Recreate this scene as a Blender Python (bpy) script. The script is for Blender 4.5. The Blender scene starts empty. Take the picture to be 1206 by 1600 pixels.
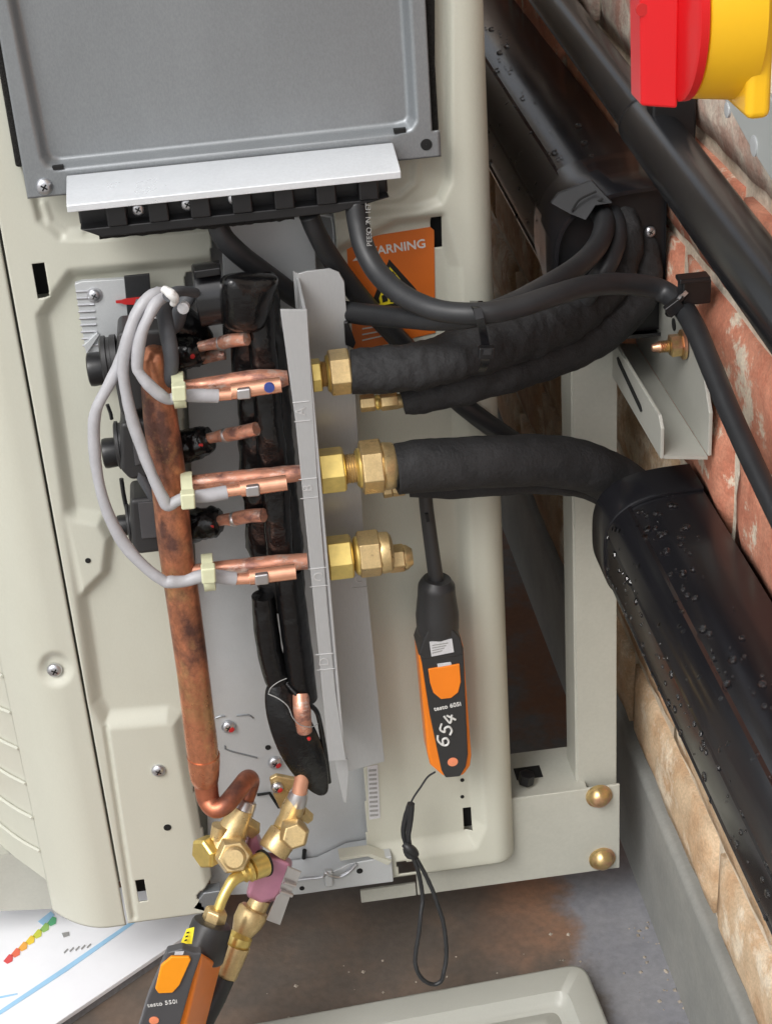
import bpy, math, random
import numpy as np
from mathutils import Vector, Matrix, noise
random.seed(7)
SC = bpy.context.scene
COL = SC.collection
# ------------------------------------------------------------------ camera
D, F = 1.12, 2683.0
YAW, PIT, ROL = 0.09005, 0.51255, 0.0737
cy, sy, cp, sp, cr, sr = math.cos(YAW), math.sin(YAW), math.cos(PIT), math.sin(PIT), math.cos(ROL), math.sin(ROL)
fw = np.array([sy*cp, cy*cp, -sp]); rt = np.array([cy, -sy, 0.0]); dn = np.cross(fw, rt)
R2 = cr*rt + sr*dn; D2 = -sr*rt + cr*dn
MC = np.array([R2, D2, fw]); CAM = -D*fw
camd = bpy.data.cameras.new('camera'); cam = bpy.data.objects.new('camera', camd); COL.objects.link(cam)
m = Matrix(((R2[0], -D2[0], -fw[0], CAM[0]), (R2[1], -D2[1], -fw[1], CAM[1]), (R2[2], -D2[2], -fw[2], CAM[2]), (0, 0, 0, 1)))
cam.matrix_world = m
camd.sensor_fit = 'VERTICAL'; camd.sensor_height = 36.0; camd.lens = F*36.0/1600.0
camd.clip_start = 0.02; camd.clip_end = 200
SC.camera = cam
# ------------------------------------------------------------------ world, sun, exposure
w = bpy.data.worlds.new('World'); SC.world = w; w.use_nodes = True
nt = w.node_tree; nt.nodes.clear()
sky = nt.nodes.new('ShaderNodeTexSky'); sky.sky_type = 'NISHITA'; sky.sun_disc = False
SUNV = Vector((-0.46, -0.56, 0.78)).normalized()
sky.sun_elevation = math.asin(SUNV.z); sky.sun_rotation = math.atan2(SUNV.x, SUNV.y)
sky.air_density = 1.0; sky.dust_density = 4.0; sky.ozone_density = 1.0
hs = nt.nodes.new('ShaderNodeHueSaturation'); hs.inputs['Saturation'].default_value = 0.22
bg = nt.nodes.new('ShaderNodeBackground'); bg.inputs['Strength'].default_value = 0.15
wo = nt.nodes.new('ShaderNodeOutputWorld')
nt.links.new(sky.outputs[0], hs.inputs['Color']); nt.links.new(hs.outputs[0], bg.inputs[0]); nt.links.new(bg.outputs[0], wo.inputs[0])
sd = bpy.data.lights.new('sun', 'SUN'); sd.energy = 1.0; sd.angle = math.radians(26); sd.color = (1.0, 0.99, 0.975)
sun = bpy.data.objects.new('sun', sd); COL.objects.link(sun)
sun.rotation_euler = (-SUNV).to_track_quat('-Z', 'Y').to_euler()
SC.view_settings.view_transform = 'Standard'; SC.view_settings.look = 'None'
SC.view_settings.exposure = 0.20; SC.view_settings.gamma = 1.0; SC.view_settings.use_curve_mapping = False
SC.render.engine = 'CYCLES'

# ------------------------------------------------------------------ geometry helpers
def ray(px, py): return MC.T @ np.array([(px-603.0)/F, (py-800.0)/F, 1.0])
def hit(px, py, a, v):
    q = ray(px, py); return Vector((CAM + q*(v-CAM[a])/q[a]).tolist())
def PY(px, py, v=0.0): return hit(px, py, 1, v)
def PX(px, py, v): return hit(px, py, 0, v)
def PZ(px, py, v): return hit(px, py, 2, v)
def MP(p): return float(fw @ (np.array(p)-CAM))/F          # metres per photo pixel at a point
def PROJ(x, y, z):
    d = np.stack([x-CAM[0], y-CAM[1], z-CAM[2]], -1) @ MC.T
    return 603+F*d[..., 0]/d[..., 2], 800+F*d[..., 1]/d[..., 2]

ORG = {}
def tag(o, label=None, cat=None, group=None, kind=None):
    if label: o['label'] = label
    if cat: o['category'] = cat
    if group: o['group'] = group
    if kind: o['kind'] = kind
    return o
def thing(name, loc, label, cat, group=None):
    o = bpy.data.objects.new(name, None); COL.objects.link(o); o.location = loc; o.empty_display_size = 0.02
    ORG[o.name] = Vector(loc); return tag(o, label, cat, group)

class MB:
    def __init__(s): s.v = []; s.f = []
    def add(s, vs, fs):
        k = len(s.v); s.v += [Vector(p) for p in vs]; s.f += [tuple(i+k for i in f) for f in fs]; return s
    def box(s, c, size, rot=None):
        c = Vector(c); h = Vector(size)/2; vs = []
        for x in (-1, 1):
            for y in (-1, 1):
                for z in (-1, 1):
                    p = Vector((x*h.x, y*h.y, z*h.z))
                    if rot is not None: p = rot @ p
                    vs.append(c+p)
        return s.add(vs, [(0,1,3,2),(4,6,7,5),(0,4,5,1),(2,3,7,6),(0,2,6,4),(1,5,7,3)])
    def prism(s, pts, vec):
        n = len(pts); vec = Vector(vec); vs = [Vector(p) for p in pts]+[Vector(p)+vec for p in pts]
        return s.add(vs, [tuple(range(n)), tuple(range(2*n-1, n-1, -1))]+[(i, i+n, (i+1) % n+n, (i+1) % n) for i in range(n)])
    def pprism(s, poly, y0, y1):                                 # outline given on the plane y0, given real depth y1-y0
        return s.prism([PY(a, b, y0) for a, b in poly], (0, y1-y0, 0))
    def loft(s, secs, cap=True, closed=True):
        n = len(secs[0]); vs = [p for q in secs for p in q]; fs = []
        for i in range(len(secs)-1):
            for j in range(n if closed else n-1):
                a = i*n+j; b = i*n+(j+1) % n; fs.append((a, b, b+n, a+n))
        if cap: fs += [tuple(range(n-1, -1, -1)), tuple(range((len(secs)-1)*n, len(secs)*n))]
        return s.add(vs, fs)
    def lathe(s, o, ax, prof, n=32, ph=0.0, cap=True):
        o = Vector(o); ax = Vector(ax).normalized(); u = ax.cross(Vector((0.13, 0.2, 1))).normalized() if abs(ax.z) < .95 else ax.cross(Vector((1, 0, 0))).normalized(); t = ax.cross(u)
        secs = [[o+ax*a+(u*math.cos(2*math.pi*k/n+ph)+t*math.sin(2*math.pi*k/n+ph))*r for k in range(n)] for a, r in prof]
        return s.loft(secs, cap)
    def tube(s, pts, rad, n=20, step=6, smooth=True, amp=0.0, fr=60.0, flat=1.0, cap=True):
        P = [Vector(p) for p in pts]
        Rr = list(rad) if hasattr(rad, '__len__') else [rad]*len(P)
        if smooth and len(P) > 2:
            Q, RR = [], []
            for i in range(len(P)-1):
                p0 = P[i-1] if i else P[0]*2-P[1]; p1, p2 = P[i], P[i+1]; p3 = P[i+2] if i+2 < len(P) else P[-1]*2-P[-2]
                for k in range(step):
                    t = k/step; t2 = t*t; t3 = t2*t
                    Q.append(0.5*((2*p1)+(p2-p0)*t+(2*p0-5*p1+4*p2-p3)*t2+(3*p1-p0-3*p2+p3)*t3)); RR.append(Rr[i]*(1-t)+Rr[i+1]*t)
            Q.append(P[-1]); RR.append(Rr[-1]); P, Rr = Q, RR
        T = [(P[min(i+1, len(P)-1)]-P[max(i-1, 0)]).normalized() for i in range(len(P))]
        u = T[0].orthogonal().normalized(); secs = []
        for i, p in enumerate(P):
            u = (u-T[i]*u.dot(T[i])).normalized(); v = T[i].cross(u); sec = []
            for k in range(n):
                a = 2*math.pi*k/n; d = u*math.cos(a)+v*math.sin(a)*flat; r = Rr[i]
                if amp: 
                    q = (p+d*r)*fr; nv = noise.noise(q)+.5*noise.noise(q*2.7); r += amp*nv
                sec.append(p+d*r)
            secs.append(sec)
        return s.loft(secs, cap)
    def build(s, name, mat, parent=None, bevel=0, ang=38, seg=2, mesh_only=False):
        me = bpy.data.meshes.new(name); o = bpy.data.objects.new(name, me); COL.objects.link(o)
        if parent is not None: o.parent = parent; off = ORG.get(parent.name, Vector((0, 0, 0)))
        else: off = sum(s.v, Vector((0, 0, 0)))/max(1, len(s.v)); off.z = min(p.z for p in s.v); o.location = off
        ORG[o.name] = off
        me.from_pydata([p-off for p in s.v], [], s.f); me.validate(); me.update()
        import bmesh
        b = bmesh.new(); b.from_mesh(me); bmesh.ops.recalc_face_normals(b, faces=b.faces); b.to_mesh(me); b.free()
        me.materials.append(mat)
        for p in me.polygons: p.use_smooth = True
        me.set_sharp_from_angle(angle=math.radians(ang))
        if bevel:
            mo = o.modifiers.new('bevel', 'BEVEL'); mo.width = bevel; mo.segments = seg; mo.limit_method = 'ANGLE'; mo.angle_limit = math.radians(35)
            mo.harden_normals = True
        return o

def ppts(lst): return [PX(a, b, .1745) if c == 'w' else PY(a, b, c) for a, b, c in lst]
def ptube(lst, rpx, **k):                                        # (px, py, depth) waypoints, radius in photo pixels at that depth
    P = ppts(lst); R = list(rpx) if hasattr(rpx, '__len__') else [rpx]*len(P)
    return MB().tube(P, [r*MP(p) for r, p in zip(R, P)], **k)

# ------------------------------------------------------------------ materials
def mat(name, col, rough=0.5, metal=0.0, n1=0.06, sc1=40, n2=0.0, sc2=400, bump=0.0, bsc=300, bd=0.001, spec=0.5, col2=None, mixsc=12, mixlo=.45, mixhi=.6,
        stretch=(1, 1, 1), coat=0.0, rvar=0.0, emis=None, trans=0.0, col3=None, mix3=(.55, .7), sc3=30, detail=6, vor=0):
    m = bpy.data.materials.new(name); m.use_nodes = True; N = m.node_tree.nodes; L = m.node_tree.links
    b = N['Principled BSDF']; b.inputs['Roughness'].default_value = rough; b.inputs['Metallic'].default_value = metal
    b.inputs['Specular IOR Level'].default_value = spec; b.inputs['Coat Weight'].default_value = coat; b.inputs['Coat Roughness'].default_value = 0.08
    b.inputs['Transmission Weight'].default_value = trans
    g = N.new('ShaderNodeNewGeometry'); mp = N.new('ShaderNodeMapping'); mp.inputs['Scale'].default_value = stretch
    L.new(g.outputs['Position'], mp.inputs['Vector'])
    def nz(scale, det=detail, ro=.6):
        t = N.new('ShaderNodeTexNoise'); t.inputs['Scale'].default_value = scale; t.inputs['Detail'].default_value = det; t.inputs['Roughness'].default_value = ro
        L.new(mp.outputs[0], t.inputs['Vector']); return t.outputs['Fac']
    def ramp(src, lo, hi, a, c):
        r = N.new('ShaderNodeMapRange'); r.inputs[1].default_value = lo; r.inputs[2].default_value = hi; r.inputs[3].default_value = a; r.inputs[4].default_value = c
        L.new(src, r.inputs[0]); return r.outputs[0]
    def mix(f, a, c):
        x = N.new('ShaderNodeMix'); x.data_type = 'RGBA'; L.new(f, x.inputs[0])
        for i, v in ((6, a), (7, c)):
            if isinstance(v, tuple): x.inputs[i].default_value = (*v, 1)
            else: L.new(v, x.inputs[i])
        return x.outputs[2]
    base = tuple(col)
    if col2 is not None: base = mix(ramp(nz(mixsc, 8, .65), mixlo, mixhi, 0, 1), base, tuple(col2))
    if col3 is not None: base = mix(ramp(nz(sc3, 8, .7), mix3[0], mix3[1], 0, 1), base, tuple(col3))
    f = ramp(nz(sc1), .3, .7, 1-n1, 1+n1)
    hsv = N.new('ShaderNodeHueSaturation'); L.new(f, hsv.inputs['Value'])
    if isinstance(base, tuple): hsv.inputs['Color'].default_value = (*base, 1)
    else: L.new(base, hsv.inputs['Color'])
    outc = hsv.outputs[0]
    if n2:
        h2 = N.new('ShaderNodeHueSaturation'); L.new(ramp(nz(sc2, 2), .3, .7, 1-n2, 1+n2), h2.inputs['Value']); L.new(outc, h2.inputs['Color']); outc = h2.outputs[0]
    L.new(outc, b.inputs['Base Color'])
    if rvar: L.new(ramp(nz(sc1*.6), .3, .7, max(0, rough-rvar), rough+rvar), b.inputs['Roughness'])
    if bump:
        bp = N.new('ShaderNodeBump'); bp.inputs['Strength'].default_value = bump; bp.inputs['Distance'].default_value = bd
        L.new(nz(bsc, 4), bp.inputs['Height']); L.new(bp.outputs[0], b.inputs['Normal'])
    if emis: b.inputs['Emission Color'].default_value = (*col, 1); b.inputs['Emission Strength'].default_value = emis
    return m
M = {}
M['beige'] = mat('beige_paint', (.560, .562, .480), .38, n1=.03, sc1=7, n2=.02, sc2=900, col2=(.525, .522, .438), mixsc=5, mixlo=.45, mixhi=.7, stretch=(1.6, 1, .5), col3=(.36, .33, .26), mix3=(.735, .76), sc3=130, bump=.06, bsc=1400, bd=.0004, spec=.45, rvar=.07)
M['cover'] = mat('grey_beige_paint', (.40, .405, .365), .40, n1=.04, sc1=8, n2=.02, sc2=900, col2=(.36, .36, .32), mixsc=7, mixlo=.45, mixhi=.7, bump=.06, bsc=1200, bd=.0004)
M['beige_old'] = mat('beige_paint_weathered', (.445, .445, .39), .45, n1=.07, sc1=14, col2=(.46, .37, .27), mixsc=9, mixlo=.62, mixhi=.75, n2=.03, bump=.1, bsc=800, bd=.0004)
M['galv'] = mat('galvanised_sheet', (.53, .55, .56), .45, metal=.25, n1=.05, sc1=26, n2=.04, sc2=1500, bump=.05, bsc=1200, bd=.0003, rvar=.08)
M['galv_dark'] = mat('grey_zinc_sheet', (.28, .298, .312), .42, metal=.6, n1=.09, sc1=9, n2=.07, sc2=1300, col3=(.60, .62, .64), mix3=(.74, .765), sc3=170, stretch=(1, 1, .45), bump=.06, bsc=1500, bd=.0003, rvar=.05)
M['alu'] = mat('wet_aluminium', (.80, .83, .86), .33, metal=.45, n1=.03, sc1=30, n2=.03, sc2=500, bump=.10, bsc=140, bd=.0004, rvar=.10)
M['steel'] = mat('bracket_steel', (.46, .47, .475), .36, metal=.3, n1=.03, sc1=22, n2=.03, sc2=900, stretch=(1, 1, .2), bump=.04, bsc=900, bd=.0003, rvar=.08)
M['steelmark'] = mat('stamped_steel', (.56, .56, .56), .45, metal=.3, n1=.03)
M['screw'] = mat('zinc_screw', (.62, .63, .66), .28, metal=.9, n1=.1, sc1=300)
M['dark'] = mat('dark_recess', (.006, .006, .006), .8, n1=.02)
M['plasticb'] = mat('black_plastic', (.009, .009, .010), .34, n1=.15, sc1=120, bump=.1, bsc=900, bd=.0003)
M['rubber'] = mat('black_rubber_sheath', (.020, .021, .023), .46, n1=.15, sc1=60, n2=.1, sc2=900, bump=.12, bsc=700, bd=.0004, rvar=.06)
M['foam'] = mat('black_insulation_foam', (.021, .021, .022), .7, n1=.25, sc1=60, n2=.2, sc2=1200, bump=.7, bsc=420, bd=.0010, spec=.35)
M['seal'] = mat('foam_seal', (.012, .011, .010), .95, n1=.5, sc1=700, bump=1, bsc=900, bd=.0015)
M['tape'] = mat('shiny_black_tape', (.005, .005, .0055), .20, n1=.2, sc1=60, bump=.5, bsc=110, bd=.002, rvar=.08)
M['trunk'] = mat('gloss_black_trunking', (.009, .009, .011), .22, n1=.1, sc1=30, bump=.02, bsc=60, bd=.0005, rvar=.05, spec=.75)
M['pipeb'] = mat('satin_black_pipe', (.010, .011, .013), .24, n1=.1, sc1=30, rvar=.02, spec=.8)
M['copper_old'] = mat('tarnished_copper', (.56, .225, .12), .33, metal=.62, n1=.2, sc1=50, col2=(.15, .075, .06), mixsc=30, mixlo=.49, mixhi=.64, col3=(.56, .34, .15), mix3=(.51, .66), sc3=20, n2=.14, sc2=380, stretch=(1.1, 1, .8), bump=.2, bsc=260, bd=.0004, rvar=.12)
M['copper'] = mat('brazed_copper', (.70, .33, .22), .34, metal=.55, n1=.15, sc1=110, col2=(.32, .16, .13), mixsc=120, mixlo=.50, mixhi=.62, col3=(.72, .56, .48), mix3=(.54, .64), sc3=140, stretch=(.5, 1, 1), bump=.3, bsc=300, bd=.0006, rvar=.1)
M['copper_new'] = mat('bright_copper', (.90, .46, .30), .27, metal=.7, n1=.10, sc1=160, bump=.08, bsc=500, bd=.0003)
M['brass'] = mat('brass', (.64, .48, .24), .36, metal=.7, n1=.12, sc1=140, n2=.08, sc2=900, bump=.2, bsc=600, bd=.0004, rvar=.12, col2=(.54, .40, .21), mixsc=90, mixlo=.5, mixhi=.75, col3=(.30, .20, .10), mix3=(.63, .74), sc3=160)
M['brass_y'] = mat('yellow_brass', (.76, .58, .19), .30, metal=.75, n1=.1, sc1=180, bump=.1, bsc=500, bd=.0003)
M['passiv'] = mat('yellow_passivated_steel', (.60, .44, .20), .32, metal=.85, n1=.25, sc1=150, col2=(.62, .33, .22), mixsc=70)
M['grey_cable'] = mat('grey_pvc_sleeve', (.42, .42, .44), .42, n1=.06, sc1=80, bump=.1, bsc=300, bd=.0004, n2=.03)
M['grey_dark'] = mat('charcoal_sleeve', (.085, .09, .10), .55, n1=.15, sc1=120, bump=.3, bsc=300, bd=.0006)
M['nylon'] = mat('yellowed_nylon', (.66, .68, .46), .40, n1=.06, sc1=100, spec=.5)
M['white'] = mat('white_plastic', (.75, .75, .74), .4)
M['label_grey'] = mat('pale_sticker', (.62, .62, .64), .45, n1=.08, sc1=900)
M['orange_label'] = mat('orange_label', (.66, .155, .02), .42, n1=.04, sc1=50)
M['orange'] = mat('orange_plastic', (.92, .24, .015), .34, n1=.03, bump=.08, bsc=900, bd=.0003)
M['orange2'] = mat('amber_button', (.95, .34, .014), .34, n1=.03)
M['peach'] = mat('pale_orange_print', (.85, .28, .14), .5)
M['anthracite'] = mat('anthracite_plastic', (.030, .030, .031), .42, n1=.06, bump=.15, bsc=1200, bd=.0003)
M['anth2'] = mat('grey_plastic', (.075, .075, .08), .40, n1=.05, bump=.15, bsc=1200, bd=.0003)
M['yellow'] = mat('yellow_plastic', (.86, .50, .012), .35, n1=.03, bump=.06, bsc=300, bd=.0004)
M['yellow_l'] = mat('yellow_sticker', (.85, .72, .03), .45)
M['red'] = mat('red_plastic', (.64, .006, .010), .33, n1=.02, bump=.04, bsc=300, bd=.0003)
M['redm'] = mat('red_marker', (.50, .02, .02), .5)
M['bluem'] = mat('blue_marker', (.04, .07, .28), .5)
M['pink'] = mat('anodised_pink', (.56, .26, .36), .38, metal=.15, n1=.08, sc1=90, bump=.15, bsc=400, bd=.0004)
M['silver'] = mat('silver_clip', (.60, .58, .58), .28, metal=.85, n1=.08, stretch=(1, 1, .3))
M['ink'] = mat('white_ink', (.70, .70, .68), .6, n1=.1, sc1=600)
M['print'] = mat('grey_print', (.32, .32, .31), .6, n1=.15, sc1=900)
M['black_p'] = mat('black_print', (.015, .015, .013), .5)
M['grey_enc'] = mat('grey_enclosure', (.40, .42, .41), .42, n1=.04, bump=.06, bsc=500, bd=.0003)
M['bracketw'] = mat('primer_grey_steel', (.40, .40, .36), .42, n1=.05, sc1=20, n2=.02, bump=.04, bsc=500)
M['mortar'] = mat('lime_mortar', (.70, .62, .50), .9, n1=.15, sc1=60, n2=.12, sc2=500, col2=(.54, .45, .34), mixsc=22, bump=.8, bsc=260, bd=.002)
M['plinth'] = mat('cement_render', (.245, .25, .235), .7, n1=.08, sc1=12, n2=.05, sc2=300, col2=(.29, .29, .27), mixsc=8, bump=.3, bsc=180, bd=.001)
M['paper'] = mat('white_paper', (.88, .89, .92), .55, n1=.02)
M['paper_e'] = mat('paper_edge', (.22, .22, .23), .6, n1=.2, sc1=300)
M['pblue'] = mat('blue_print', (.36, .62, .85), .55)
M['drop'] = mat('water_drop', (.9, .9, .9), .03, trans=1.0, n1=0)
def brickmat(name, c1, c2, c3, lo=.55, hi=.66, s3=18):
    return mat(name, c1, .85, n1=.14, sc1=70, n2=.14, sc2=500, col2=c2, mixsc=30, mixlo=.44, mixhi=.58, col3=c3, mix3=(lo, hi), sc3=s3, bump=.6, bsc=330, bd=.0014, detail=8)
BR_RED = [brickmat('red_brick', (.60, .26, .165), (.52, .19, .115), (.70, .60, .47), .55, .60, 20), brickmat('orange_brick', (.62, .30, .18), (.55, .235, .14), (.72, .61, .47), .56, .61, 16)]
BR_TAN = [brickmat('tan_brick', (.60, .42, .26), (.53, .31, .18), (.76, .66, .52), .50, .58, 14), brickmat('buff_brick', (.62, .46, .30), (.55, .36, .21), (.76, .65, .50), .52, .60, 18)]
BR_PINK = [brickmat('limewashed_brick', (.60, .46, .40), (.52, .30, .24), (.74, .67, .57), .46, .56, 22), brickmat('faded_brick', (.56, .45, .37), (.50, .32, .25), (.72, .63, .52), .48, .58, 18)]

# floor: stained slab, rusty brown on the left, bluish wet concrete near the wall
def floor_mat():
    m = bpy.data.materials.new('stained_concrete'); m.use_nodes = True; N = m.node_tree.nodes; L = m.node_tree.links; b = N['Principled BSDF']
    g = N.new('ShaderNodeNewGeometry'); sx = N.new('ShaderNodeSeparateXYZ'); L.new(g.outputs['Position'], sx.inputs[0])
    def nz(s, d=8, r=.65):
        t = N.new('ShaderNodeTexNoise'); t.inputs['Scale'].default_value = s; t.inputs['Detail'].default_value = d; t.inputs['Roughness'].default_value = r; L.new(g.outputs['Position'], t.inputs['Vector']); return t.outputs['Fac']
    def mr(src, lo, hi, a=0., c=1.):
        r = N.new('ShaderNodeMapRange'); r.interpolation_type = 'SMOOTHSTEP'
        for i, v in enumerate((lo, hi, a, c)): r.inputs[i+1].default_value = v
        L.new(src, r.inputs[0]); return r.outputs[0]
    def mth(op, a, c):
        q = N.new('ShaderNodeMath'); q.operation = op
        for i, v in enumerate((a, c)):
            if isinstance(v, (int, float)): q.inputs[i].default_value = v
            else: L.new(v, q.inputs[i])
        return q.outputs[0]
    def mix(f, a, c):
        x = N.new('ShaderNodeMix'); x.data_type = 'RGBA'; L.new(f, x.inputs[0])
        for i, v in ((6, a), (7, c)):
            if isinstance(v, tuple): x.inputs[i].default_value = (*v, 1)
            else: L.new(v, x.inputs[i])
        return x.outputs[2]
    xw = mth('ADD', sx.outputs[0], mth('MULTIPLY', mth('SUBTRACT', nz(14), .5), .09))
    brown = mix(mr(nz(9), .42, .62), (.118, .098, .082), (.160, .118, .090))
    rust = mix(mth('MULTIPLY', mr(xw, .03, .115), mr(nz(5), .35, .6)), brown, (.32, .165, .095))
    blue = mix(mr(nz(30), .4, .6), (.215, .216, .235), (.240, .240, .255))
    c = mix(mr(xw, .116, .138), rust, blue)
    back = mix(mr(nz(7), .44, .60), (.21, .20, .19), (.30, .14, .075))  # grey lightened to offset the shade behind the unit, mixed with rust blotches
    c = mix(mr(sx.outputs[1], .05, .16), c, back)
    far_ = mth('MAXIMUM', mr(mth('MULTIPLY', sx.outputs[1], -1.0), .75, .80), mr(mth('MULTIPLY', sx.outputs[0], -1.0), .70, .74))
    c = mix(far_, c, mix(mr(nz(6), .4, .6), (.30, .29, .27), (.36, .35, .33)))  # paler ground out of view, added so the metals reflect brighter
    h = N.new('ShaderNodeHueSaturation'); L.new(mr(nz(160, 5), .3, .7, .91, 1.09), h.inputs['Value']); L.new(c, h.inputs['Color']); L.new(h.outputs[0], b.inputs['Base Color'])
    L.new(mr(nz(20), .3, .7, .45, .75), b.inputs['Roughness'])
    bp = N.new('ShaderNodeBump'); bp.inputs['Strength'].default_value = .3; bp.inputs['Distance'].default_value = .0012; L.new(nz(120), bp.inputs['Height']); L.new(bp.outputs[0], b.inputs['Normal'])
    return m
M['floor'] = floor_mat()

# ------------------------------------------------------------------ ground
XW = 0.19; ZF = -0.401; ZP = -0.286
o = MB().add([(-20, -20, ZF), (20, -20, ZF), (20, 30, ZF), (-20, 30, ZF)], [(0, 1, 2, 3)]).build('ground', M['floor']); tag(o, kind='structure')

# ------------------------------------------------------------------ brick wall
wall = thing('brick_wall', (XW+.1, .4, ZF), 'old brick wall with smeared mortar and a grey cement base, right of the unit', 'wall')
MB().box((XW+.055+.007, .9, .9), (.11, 3.6, 2.6)).build('mortar', M['mortar'], wall)
b = MB().box((XW+.001+.04, .9, (ZF+ZP)/2-.01), (.092, 3.6, ZP-ZF+.02)); b.build('plinth', M['plinth'], wall, bevel=.006, seg=3)
def brick_mesh(seed):
    random.seed(seed); L_, H_, T_ = .213, .064, .03; nx, nz_ = 12, 4; vs = []; idx = {}
    for j in range(nz_+1):
        for i in range(nx+1):
            y = -L_/2+L_*i/nx; z = -H_/2+H_*j/nz_
            e = min(i, nx-i, 2) / 2 * min(j, nz_-j, 1)
            x = (0.0035 if (i in (0, nx) or j in (0, nz_)) else 0)+.0025*noise.noise(Vector((y*40+seed*9, z*40, seed)))
            if i in (0, nx) or j in (0, nz_):
                y += .0015*noise.noise(Vector((y*70, z*60, seed*3))); z += .0015*noise.noise(Vector((y*70+5, z*60, seed*5)))
            vs.append((x, y, z)); idx[i, j] = len(vs)-1
    fs = [(idx[i, j], idx[i, j+1], idx[i+1, j+1], idx[i+1, j]) for j in range(nz_) for i in range(nx)]
    rim = [(i, 0) for i in range(nx)]+[(nx, j) for j in range(nz_)]+[(i, nz_) for i in range(nx, 0, -1)]+[(0, j) for j in range(nz_, 0, -1)]
    back = []
    for q in rim:
        v = vs[idx[q]]; vs.append((v[0]+T_, v[1], v[2])); back.append(len(vs)-1)
    for k in range(len(rim)): k2 = (k+1) % len(rim); fs.append((idx[rim[k]], idx[rim[k2]], back[k2], back[k]))
    me = bpy.data.meshes.new('brick'); me.from_pydata(vs, [], fs); me.update()
    for p in me.polygons: p.use_smooth = True
    return me
BM = {}
for tn, ms in (('r', BR_RED), ('t', BR_TAN), ('p', BR_PINK)):
    for k in range(4):
        me = brick_mesh(k*3+ord(tn)); me.materials.append(ms[k % 2]); BM[tn, k] = me
random.seed(5); JY = PX(1057, 400, XW).y-.1125-(.1125 if 0 else 0)
joint0 = 0.165
for c in range(-6, 12):
    zc = joint0+c*.0755-.0375
    if zc < ZP+.02: continue
    off = .1125 if c % 2 else 0.0
    for k in range(-4, 6):
        yc = JY+off+k*.225
        if zc > .24: tn = 'p'
        elif zc > -.02: tn = 'r'
        else: tn = 't'
        if tn == 'r' and random.random() < .1: tn = 'p'
        o = bpy.data.objects.new('brick', BM[tn, random.randrange(4)]); COL.objects.link(o); o.parent = wall
        o.location = Vector((XW+random.uniform(-.0015, .0015), yc, zc))-ORG[wall.name]; o.rotation_euler = (random.uniform(-.008, .008), random.uniform(-.008, .008), 0)

# ------------------------------------------------------------------ condenser unit
unit = thing('condenser_unit', (-.08, .3, -.33), 'beige outdoor condenser unit with its service cover taken off', 'condenser')
def sdf(px, py, poly):
    d = np.full(px.shape, 1e9); s = np.ones(px.shape); n = len(poly)
    for i in range(n):
        ax_, ay = poly[i]; bx, by = poly[i-1]
        ex, ey = bx-ax_, by-ay; wx, wy = px-ax_, py-ay
        t = np.clip((wx*ex+wy*ey)/(ex*ex+ey*ey), 0, 1); dx, dy = wx-ex*t, wy-ey*t
        d = np.minimum(d, dx*dx+dy*dy)
        c1 = py >= ay; c2 = py < by; c3 = ex*wy > ey*wx
        flip = (c1 & c2 & c3) | (~c1 & ~c2 & ~c3); s = np.where(flip, -s, s)
    return s*np.sqrt(d)
def dline(px, py, pl):
    d = np.full(px.shape, 1e9)
    for (ax_, ay), (bx, by) in zip(pl[:-1], pl[1:]):
        ex, ey = bx-ax_, by-ay; t = np.clip(((px-ax_)*ex+(py-ay)*ey)/(ex*ex+ey*ey), 0, 1)
        d = np.minimum(d, np.hypot(px-ax_-ex*t, py-ay-ey*t))
    return d
def sstep(d, w): t = np.clip(d/w+.5, 0, 1); return t*t*(3-2*t)    # 0 inside .. 1 outside, ramp width w centred on edge
def plate(name, xs, zs, base, hfun, keep, mt, parent, thick=.0012):
    X, Z = np.meshgrid(xs, zs); Y = base(X, Z); px, py = PROJ(X, Y, Z); Y = Y+hfun(px, py, X, Z)
    off = ORG[parent.name]; nx, nz_ = len(xs), len(zs)
    V = np.stack([X-off.x, Y-off.y, Z-off.z], -1).reshape(-1, 3)
    xc = (X[:-1, :-1]+X[1:, 1:])/2; zc = (Z[:-1, :-1]+Z[1:, 1:])/2; pc, qc = PROJ(xc, base(xc, zc), zc)
    k = keep(pc, qc, xc, zc).reshape(-1); I = (np.arange(nz_-1)[:, None]*nx+np.arange(nx-1)[None, :]).reshape(-1)[k]
    Fq = np.stack([I, I+1, I+nx+1, I+nx], -1)
    me = bpy.data.meshes.new(name); me.vertices.add(len(V)); me.vertices.foreach_set('co', V.astype(np.float32).ravel())
    me.loops.add(Fq.size); me.loops.foreach_set('vertex_index', Fq.astype(np.int32).ravel())
    me.polygons.add(len(Fq)); me.polygons.foreach_set('loop_start', np.arange(0, Fq.size, 4, dtype=np.int32)); me.update(calc_edges=True); me.validate()
    for p in me.polygons: p.use_smooth = True
    me.materials.append(mt)
    o = bpy.data.objects.new(name, me); COL.objects.link(o); o.parent = parent; ORG[o.name] = off
    mo = o.modifiers.new('thickness', 'SOLIDIFY'); mo.thickness = thick; mo.offset = -1 if True else 1
    return o
slots = []
for pts in ([(52,408),(72,407),(78,461),(59,463)], [(673,339),(689,337),(692,389),(675,391)], [(212,1370),(226,1368),(231,1402),(217,1404)], [(724,1267),(736,1266),(739,1300),(726,1301)]):
    q = [PY(a, b, 0.004) for a, b in pts]
    slots.append(((q[0].x+q[3].x)/2, (q[1].x+q[2].x)/2, (q[2].z+q[3].z)/2, (q[0].z+q[1].z)/2))
XL, XR = -.2115, .0785
xs = np.unique(np.round(np.concatenate([np.arange(XL, XR-.016, .00125), XR-.016+.016*np.sin(np.linspace(0, math.pi/2, 12)), [s[i] for s in slots for i in (0, 1)]]), 5))
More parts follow.
